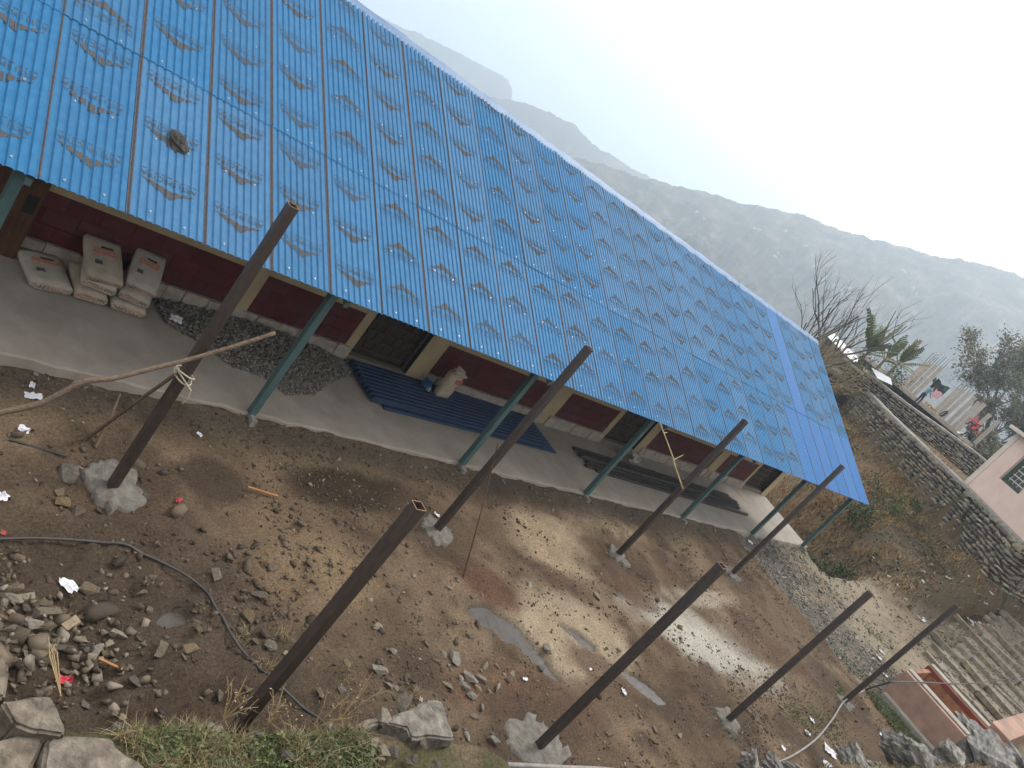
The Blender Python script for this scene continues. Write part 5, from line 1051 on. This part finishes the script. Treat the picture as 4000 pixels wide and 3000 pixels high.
# white tin sheets
M_tin = mat('white_tin', (.7, .71, .73), (.6, .61, .63), 3, .35, .1, 20, .5)
def tin(px, D_, label, nrib=9):
    P = [atd(u, v, d) for (u, v), d in zip(px, D_)]; n = nrib * 2; v = []; f = []; nn = (P[1] - P[0]).cross(P[3] - P[0]).normalized()
    for i in range(n + 1):
        t = i / n; a, b_ = P[0].lerp(P[3], t), P[1].lerp(P[2], t); off = nn * (.03 if i % 2 else 0); v += [a + off, b_ + off]
    for i in range(n): f.append((2 * i, 2 * i + 1, 2 * i + 3, 2 * i + 2))
    o = MB().add(v, f).build('tin_sheet', M_tin); o.modifiers.new('s', 'SOLIDIFY').thickness = .01; return tag(o, label, 'tin sheet')
tin([(3405, 1436), (3480, 1478), (3486, 1505), (3428, 1478)], (44.5, 46, 45.6, 44.2), 'bright white tin sheet leaning behind the upper wall', 8)
sh = thing('tin_shed', 'dark timber shed with a bright tin roof behind the banana plants', 'shed', (0, 0, 0))
A_, B_, C_, D2 = atd(3232, 1312, 50), atd(3340, 1420, 47), atd(3360, 1405, 51), atd(3255, 1298, 54)
MB().add([A_, B_, C_, D2, A_ - Vector((0, 0, .04)), B_ - Vector((0, 0, .04)), C_ - Vector((0, 0, .04)), D2 - Vector((0, 0, .04))], [(0, 1, 2, 3), (7, 6, 5, 4), (0, 4, 5, 1), (1, 5, 6, 2), (2, 6, 7, 3), (3, 7, 4, 0)]).build('roof', M_tin, sh)
dz = Vector((0, 0, 2.2)); ins = [q - Vector((0, 0, .05)) for q in (A_, B_, C_, D2)]; MB().add(ins + [q - dz for q in ins], [(0, 1, 2, 3), (7, 6, 5, 4), (0, 4, 5, 1), (1, 5, 6, 2), (2, 6, 7, 3), (3, 7, 4, 0)]).build('wall', mat('shed_timber', (.06, .05, .04), (.035, .03, .025), 5, .9, .4), sh)
for k, (q0, q1, lab) in enumerate([((3300, 1400), (3372, 1462), 'grey beam lying over the end of the curved wall'), ((3250, 1436), (3290, 1462), 'pale pole sticking out beyond the roof end')]):
    tag(MB().tube([atd(*q0, 43), atd(*q1, 42)], .09 if k == 0 else .05, 4).build('timber_beam', mat('old_beam', (.3, .26, .21), (.2, .17, .14), 6, .9, .3)), lab, 'beam')
# ================================================================== trees
def grow(mb, tips, p, d, ln, r_, lv, rnd, up=.12, spread=.55, kids=3):
    pts = [p]; dd = d.copy(); n = 4
    for i in range(n):
        dd = (dd + Vector((rnd.gauss(0, .13), rnd.gauss(0, .13), rnd.gauss(0, .08) + up * .3))).normalized(); pts.append(pts[-1] + dd * ln / n)
    mb.tube(pts, [r_ * (1 - .45 * i / n) for i in range(n + 1)], 6 if lv > 2 else 4 if lv > 1 else 3, False)
    if lv <= 1: tips += pts[1:]
    if lv == 0: return
    for k in range(kids + (1 if rnd.random() < .4 else 0)):
        s = rnd.uniform(.35, 1); i = min(n - 1, int(s * n)); q = pts[i].lerp(pts[i + 1], s * n - i if s < 1 else 1)
        ax = dd.orthogonal().normalized(); ax.rotate(Matrix.Rotation(rnd.uniform(0, 6.28), 3, dd)); nd = (dd + ax * spread * rnd.uniform(.6, 1.5) + Vector((0, 0, up))).normalized()
        grow(mb, tips, q, nd, ln * rnd.uniform(.55, .8), r_ * .52, lv - 1, rnd, up, spread, kids)
M_trunk = mat('grey_bark', (.1, .085, .07), (.055, .047, .04), 6, .9, .4)
def bare_tree(u, v, D_, z0, hgt, label, seed, stems, spread):
    p = atd(u, v, D_); t_ = thing('bare_tree', label, 'tree', (p.x, p.y, z0)); r_ = random.Random(seed); m1, m2 = MB(), MB(); tips = []; H_ = p.z - z0
    m1.tube([(0, 0, -.3), (.05, 0, H_ * .5), (0, .05, H_)], [.16, .12, .1], 7)
    for i in range(stems):
        a = 2 * math.pi * i / stems + r_.uniform(-.3, .3); grow(m2, tips, Vector((0, 0, H_ * r_.uniform(.7, 1))), Vector((math.cos(a) * spread, math.sin(a) * spread, 1)).normalized(), hgt * r_.uniform(.4, .6), .05, 3, r_, .22, .5, 2)
    m1.build('trunk', M_trunk, t_); m2.build('branches', M_trunk, t_)
    return t_
bare_tree(3225, 1395, 33, .0, 4.3, 'leafless grey tree spreading behind the far end of the blue roof', 3, 7, .75); bare_tree(3170, 1330, 36, -.5, 4.0, 'second leafless tree half hidden behind the roof ridge', 8, 5, .6)
p = atd(3250, 1420, 31); t_ = thing('dry_bush', 'tangle of dry yellowish stems at the end of the roof', 'bush', (p.x, p.y, p.z - 2.0)); m_ = MB(); r_ = random.Random(5); tips = []
for i in range(16):
    a = r_.uniform(0, 6.28); grow(m_, tips, Vector((r_.gauss(0, .3), r_.gauss(0, .3), .3)), Vector((math.cos(a) * .5, math.sin(a) * .5, 1)).normalized(), r_.uniform(1.2, 2.), .025, 2, r_, .05, .5, 3)
m_.build('stems', mat('dry_stem', (.3, .24, .15), (.2, .155, .1), 6, .85), t_); stuff('leaves', leaves(np.array([list(q) for q in tips[::4]]), .1, 6), MATS['yellow_leaf'], t_)
def leafy_tree(u, v, D_, z0, hgt, label, seed, m, nl, lsz, spread=.7):
    p = atd(u, v, D_); t_ = thing('leafy_tree', label, 'tree', (p.x, p.y, z0)); r_ = random.Random(seed); m1, m2 = MB(), MB(); tips = []
    m1.tube([(0, 0, -1), (.1, .05, hgt * .12), (.1, .1, hgt * .25)], [.3, .24, .2], 8)
    for i in range(6):
        a = 2 * math.pi * i / 6 + r_.uniform(-.4, .4); grow(m2, tips, Vector((.1, .1, hgt * r_.uniform(.15, .25))), Vector((math.cos(a) * spread, math.sin(a) * spread, 1)).normalized(), hgt * r_.uniform(.33, .42), .13, 4, r_, .14, .6, 3)
    m1.build('trunk', M_trunk, t_); m2.build('branches', M_trunk, t_)
    T = np.array([list(q) for q in tips]); g = np.random.default_rng(seed); P_ = T[g.integers(0, len(T), nl)] + g.normal(0, hgt * .022, (nl, 3))
    stuff('crown', leaves(P_, lsz, seed + 1, 1., .55), m, t_)
M_olive = mat('olive_leaf', (.15, .15, .085), (.085, .088, .05), 6, .75, 0, attr='rnd', c3=(.25, .21, .12))
leafy_tree(3835, 1770, 72, 2.5, 11, 'airy olive-green tree standing behind the concrete columns', 5, M_olive, 36000, .24, .8); leafy_tree(4010, 1800, 66, 2.5, 11, 'denser olive-green tree behind the pink house', 9, M_olive, 36000, .24, .8)
leafy_tree(3790, 1790, 62, 2.3, 4.5, 'low bushy tree filling the gap between columns and pink house', 13, M_olive, 9000, .2, .9)
def banana(u, v, D_, hgt, nl, label, seed, ang0=0):
    p = atd(u, v, D_); g = 3.3; t_ = thing('banana_plant', label, 'banana plant', (p.x, p.y, p.z - 1.0)); r_ = random.Random(seed)
    MB().tube([(0, 0, -.6), (.03, 0, .6), (0, .03, 1.3)], [.14, .11, .07], 8).build('stem', mat('banana_stem', (.16, .15, .08), (.1, .09, .05), 6, .8), t_)
    for i in range(nl):
        a = ang0 + 2 * math.pi * i / nl + r_.uniform(-.3, .3); ln = hgt * r_.uniform(.75, 1.1); el = r_.uniform(.55, 1.3) if i % 3 else 1.45; n = 16; mid = []; q = Vector((0, 0, 1.25)); d = Vector((math.cos(a) * math.cos(el), math.sin(a) * math.cos(el), math.sin(el)))
        for k in range(n + 1): mid.append(q.copy()); q = q + d * ln / n; d = (d + Vector((0, 0, -.055 * r_.uniform(.7, 1.2)))).normalized()
        v_ = []; f = []
        side = Vector((-math.sin(a), math.cos(a), 0)); rl = r_.uniform(-.9, .9); side = (side * math.cos(rl) + Vector((0, 0, 1)) * math.sin(rl)).normalized()
        for k in range(3, n):
            for s in (-1, 1):
                w_ = .27 * hgt / 2.2 * math.sin(math.pi * ((k - 2) / (n - 1)) ** .8) + .03; rag = r_.uniform(.55, 1.05); gap = .14
                b0, b1 = mid[k], mid[k].lerp(mid[k + 1], 1 - gap); o0 = side * s * w_ * rag + Vector((0, 0, -.3 * w_ * rag)) + (mid[k + 1] - mid[k]) * .6
                j = len(v_); v_ += [b0, b1, b1 + o0, b0 + o0]; f.append((j, j + 1, j + 2, j + 3) if s > 0 else (j + 3, j + 2, j + 1, j))
        lf = MB().add(v_, f).build('leaf', mat('banana_brown', (.2, .13, .06), (.12, .08, .04), 6, .7) if i == nl - 1 else mat('banana_leaf', (.11, .14, .055), (.055, .085, .03), 4, .55, .1, c3=(.19, .2, .09)), t_); MB().tube(mid, [.03 * (1 - k / n * .8) for k in range(n + 1)], 4).build('midrib', mat('banana_rib', (.2, .2, .1), (.14, .14, .07), 5), lf)
banana(3370, 1400, 44, 2.4, 12, 'tall banana plant with one brown leaf beside the tin shed', 1); banana(3440, 1425, 46, 1.8, 10, 'middle banana plant with drooping torn leaves', 2, .5); banana(3490, 1440, 47, 2.0, 10, 'banana plant nearest the concrete columns', 3, 1.1)
for u, v, D_, lab in [(3350, 1440, 43.5, 'dark low shrub at the foot of the tall banana plant'), (3500, 1470, 48, 'dark scrub between banana plants and slab')]:
    p = atd(u, v, D_); t_ = thing('shrub', lab, 'shrub', (p.x, p.y, p.z - .5)); g = np.random.default_rng(int(u)); P_ = g.normal(0, .4, (500, 3)) + np.array([0, 0, .5]); stuff('foliage', leaves(P_, .16, 7), M_dark_lf, t_); MB().tube([(0, 0, -.5), (0, 0, .6)], [.03, .01], 5).build('stem', M_split, t_)
# ================================================================== houses on the hillside
from mathutils.bvhtree import BVHTree
bv = BVHTree.FromPolygons([v.co for v in HILL.data.vertices], [p.vertices[:] for p in HILL.data.polygons])
M_hw = mat('limewash', (.5, .49, .47), (.4, .39, .37), .3, .9, 0); M_hr = mat('hill_roof', (.36, .37, .39), (.26, .27, .28), .3, .6, 0)
for i, (u, v) in enumerate([(2945, 895), (2964, 899), (3068, 905), (3106, 930), (3144, 962), (2916, 880), (2749, 854), (2723, 830), (3375, 950), (3189, 1038), (3037, 987), (3024, 1003), (3170, 1000), (3286, 1137), (3310, 1125), (3318, 1129), (3223, 1091), (3264, 1116), (3317, 1150), (3526, 1061), (3536, 1065), (3565, 1126), (3578, 1148), (3401, 1207), (3417, 1206), (3551, 1259)]):
    hit = bv.ray_cast(CAM, ray(u, v).normalized())
    if hit[0] is None: continue
    t_ = thing('hill_house', 'tiny pale house on the hazy hillside', 'house', hit[0], rng.uniform(0, 3), 'tiny houses on the hazy hillside'); lx, ly, hh_ = rng.uniform(1.1, 2.), rng.uniform(.8, 1.2), rng.uniform(.8, 1.2)
    MB().box(-lx, lx, -ly, ly, -3, hh_).build('wall', M_hw, t_); MB().add([(-lx - .3, -ly - .3, hh_), (lx + .3, -ly - .3, hh_), (lx + .3, ly + .3, hh_), (-lx - .3, ly + .3, hh_), (-lx - .3, 0, hh_ + .7), (lx + .3, 0, hh_ + .7)], [(0, 1, 5, 4), (2, 3, 4, 5), (0, 4, 3), (1, 2, 5), (3, 2, 1, 0)]).build('roof', M_hr, t_)
# ================================================================== people
M_skin = mat('skin', (.24, .13, .08), (.2, .105, .065), 9, .6, 0); M_hair = mat('hair', (.012, .01, .01), (.01, .008, .008), 9, .5, 0)
def person(label, loc, rz, H_, J, top_m, leg_m, seed):
    """one continuous skinned body; J gives joint positions (metres at height 1.7)"""
    k = H_ / 1.7; nm = list(J); idx = {n: i for i, n in enumerate(nm)}
    rad = dict(pelvis=(.15, .11), waist=(.125, .095), chest=(.155, .105), neck=(.055, .055), jaw=(.065, .07), head=(.078, .095), crown=(.06, .075), hipL=(.09, .09), hipR=(.09, .09), kneeL=(.06, .06), kneeR=(.06, .06), ankL=(.042, .042), ankR=(.042, .042), toeL=(.036, .03), toeR=(.036, .03), shL=(.062, .062), shR=(.062, .062), elL=(.044, .044), elR=(.044, .044), wrL=(.03, .03), wrR=(.03, .03), haL=(.032, .018), haR=(.032, .018))
    ed = [('pelvis', 'waist'), ('waist', 'chest'), ('chest', 'neck'), ('neck', 'jaw'), ('jaw', 'head'), ('head', 'crown')]
    for s in 'LR': ed += [('pelvis', 'hip' + s), ('hip' + s, 'knee' + s), ('knee' + s, 'ank' + s), ('ank' + s, 'toe' + s), ('chest', 'sh' + s), ('sh' + s, 'el' + s), ('el' + s, 'wr' + s), ('wr' + s, 'ha' + s)]
    V_ = [Vector(J[n]) * k for n in nm]; E_ = [(idx[a], idx[b]) for a, b in ed]; RD = [tuple(q * k for q in rad[n]) for n in nm]; cls = {}
    for s in 'LR':
        w_, h_ = V_[idx['wr' + s]], V_[idx['ha' + s]]; d = (h_ - w_).normalized(); sd = d.orthogonal().normalized()
        for i in range(5):
            b0 = h_ + sd * (i - 1.5) * .018 * k if i < 4 else w_.lerp(h_, .45) + sd * .03 * k; l = (.07, .08, .075, .06, .05)[i] * k
            tip = b0 + d * l + (sd * .03 * k if i == 4 else Vector((0, 0, 0))); V_ += [tip]; E_.append((idx['ha' + s], len(V_) - 1)); RD.append((.009 * k, .009 * k))
    me = bpy.data.meshes.new('b'); me.from_pydata(V_, E_, []); ob = link('b', me); ob.modifiers.new('skin', 'SKIN'); ob.modifiers.new('sub', 'SUBSURF').levels = 1
    sv = me.skin_vertices[0].data
    for i, r_ in enumerate(RD): sv[i].radius = r_
    sv[idx['pelvis']].use_root = True
    dg = bpy.context.evaluated_depsgraph_get(); bm_ = bpy.data.meshes.new_from_object(ob.evaluated_get(dg)); bpy.data.objects.remove(ob)
    for m in (M_skin, top_m, leg_m, M_hair): bm_.materials.append(m)
    sg = [(Vector(J[a]) * k, Vector(J[b]) * k, 2 if b[:3] in ('hip', 'kne', 'ank') else 3 if b[:3] == 'toe' else 0 if b[:2] in ('ja', 'he', 'cr', 'ha') or b in ('neck',) else 1) for a, b in ed]
    for pl in bm_.polygons:
        c = pl.center; bd = 1e9
        for a, b, mi in sg:
            t = max(0, min(1, (c - a).dot(b - a) / max(1e-6, (b - a).length_squared))); dd = (c - a.lerp(b, t)).length
            if dd < bd: bd = dd; pl.material_index = mi
        pl.use_smooth = True
    t_ = thing('person', label, 'person', loc, rz); link('body', bm_, t_)
    hd, cr, jw = Vector(J['head']) * k, Vector(J['crown']) * k, Vector(J['jaw']) * k; ax = (cr - jw).normalized()
    hm = boulder(seed, (.2 * k, .23 * k, .2 * k), M_hair, 3, .06); o = link('hair', hm, t_, hd.lerp(cr, .55) + Vector((0, -.02 * k, 0))); 
    fwd = Vector((0, 1, 0))
    MB().add([hd + fwd * .085 * k + ax * .02 * k, hd + fwd * .085 * k - ax * .02 * k + Vector((.014 * k, 0, 0)), hd + fwd * .085 * k - ax * .02 * k - Vector((.014 * k, 0, 0)), hd + fwd * .115 * k - ax * .018 * k], [(0, 2, 3), (0, 3, 1), (1, 3, 2)]).build('nose', M_skin, t_)
    for s in (-1, 1):
        MB().tube([hd + Vector((s * .03 * k, .085 * k, .012 * k)), hd + Vector((s * .03 * k, .096 * k, .012 * k))], .009 * k, 6).build('eye', M_hair, t_); MB().tube([hd + Vector((s * .075 * k, 0, -.02 * k)), hd + Vector((s * .092 * k, -.005 * k, .01 * k))], [.018 * k, .022 * k], 6).build('ear', M_skin, t_)
    MB().box(-.025 * k, .025 * k, -.004, .004, -.004, .004).build('mouth', mat('lips', (.2, .07, .06)), t_, loc=hd + Vector((0, .088 * k, -.05 * k)))
    return t_
stand = dict(pelvis=(0, 0, .92), waist=(0, .04, 1.08), chest=(0, .12, 1.3), neck=(0, .17, 1.44), jaw=(0, .2, 1.5), head=(0, .22, 1.58), crown=(0, .22, 1.65), hipL=(-.09, 0, .88), kneeL=(-.1, .04, .48), ankL=(-.1, -.02, .08), toeL=(-.11, .13, .03), hipR=(.09, 0, .88), kneeR=(.11, .1, .49), ankR=(.11, .08, .08), toeR=(.12, .23, .03), shL=(-.19, .1, 1.34), elL=(-.26, .08, 1.07), wrL=(-.2, .24, .92), haL=(-.18, .3, .88), shR=(.19, .1, 1.34), elR=(.27, .12, 1.08), wrR=(.2, .3, .98), haR=(.18, .37, .95))
sit = dict(pelvis=(0, 0, .12), waist=(0, .05, .28), chest=(0, .12, .5), neck=(0, .16, .64), jaw=(0, .19, .7), head=(0, .22, .78), crown=(0, .22, .85), hipL=(-.1, .03, .13), kneeL=(-.17, .36, .42), ankL=(-.13, .5, .08), toeL=(-.13, .64, .03), hipR=(.1, .03, .13), kneeR=(.17, .36, .42), ankR=(.13, .52, .08), toeR=(.13, .66, .03), shL=(-.19, .11, .54), elL=(-.24, .3, .38), wrL=(-.14, .48, .42), haL=(-.12, .55, .42), shR=(.19, .11, .54), elR=(.24, .3, .38), wrR=(.14, .48, .42), haR=(.12, .55, .42))
reach = dict(sit); reach.update(elL=(-.24, .36, .5), wrL=(-.2, .6, .46), haL=(-.2, .68, .45), elR=(.22, .36, .5), wrR=(.18, .6, .46), haR=(.18, .68, .45))
M_teal = mat('teal_jacket', (.16, .3, .33), (.11, .22, .25), 5, .8, .2); M_navy = mat('navy_trousers', (.03, .035, .06), (.02, .025, .045), 5, .85, .1); M_redt = mat('red_top', (.6, .05, .06), (.45, .04, .05), 5, .8, .1); M_blkj = mat('black_jacket', (.03, .03, .034), (.018, .018, .02), 5, .85, .1); M_brn = mat('brown_skirt', (.07, .05, .045), (.045, .035, .03), 5, .9)
p = atd(3568, 1579, 48.3); person('person in a pale teal jacket and navy trousers standing on the wall', (p.x, p.y, p.z), -2.2, 1.66, stand, M_teal, M_navy, 501)
p = atd(3800, 1690, 48.2); person('person in a red top seated and reaching forward beside the columns', (p.x + .5, p.y + .3, p.z + .1), 1.1, 1.6, reach, M_redt, M_brn, 502)
p = atd(3788, 1718, 47.3); person('person in a black jacket crouching at the corner of the pink house', (p.x, p.y, p.z - .1), .9, 1.6, sit, M_blkj, M_blkj, 503)
p = atd(3800, 1705, 47.8); person('person in red and black sitting between the other two', (p.x + .1, p.y + .2, p.z - .05), 1.9, 1.6, sit, M_redt, M_blkj, 504)
# ================================================================== haze
hb = MB().box(-3600, 3700, -3600, 3700, -423, 225).build('haze', None); hb.data.materials.clear()
vm_ = bpy.data.materials.new('haze'); vm_.use_nodes = True; t = vm_.node_tree; t.nodes.clear(); oo = t.nodes.new('ShaderNodeOutputMaterial'); pv = t.nodes.new('ShaderNodeVolumePrincipled')
pv.inputs['Color'].default_value = (.76, .88, 1, 1); pv.inputs['Density'].default_value = .0009; pv.inputs['Anisotropy'].default_value = .45; t.links.new(pv.outputs[0], oo.inputs['Volume']); hb.data.materials.append(vm_); hb['kind'] = 'stuff'
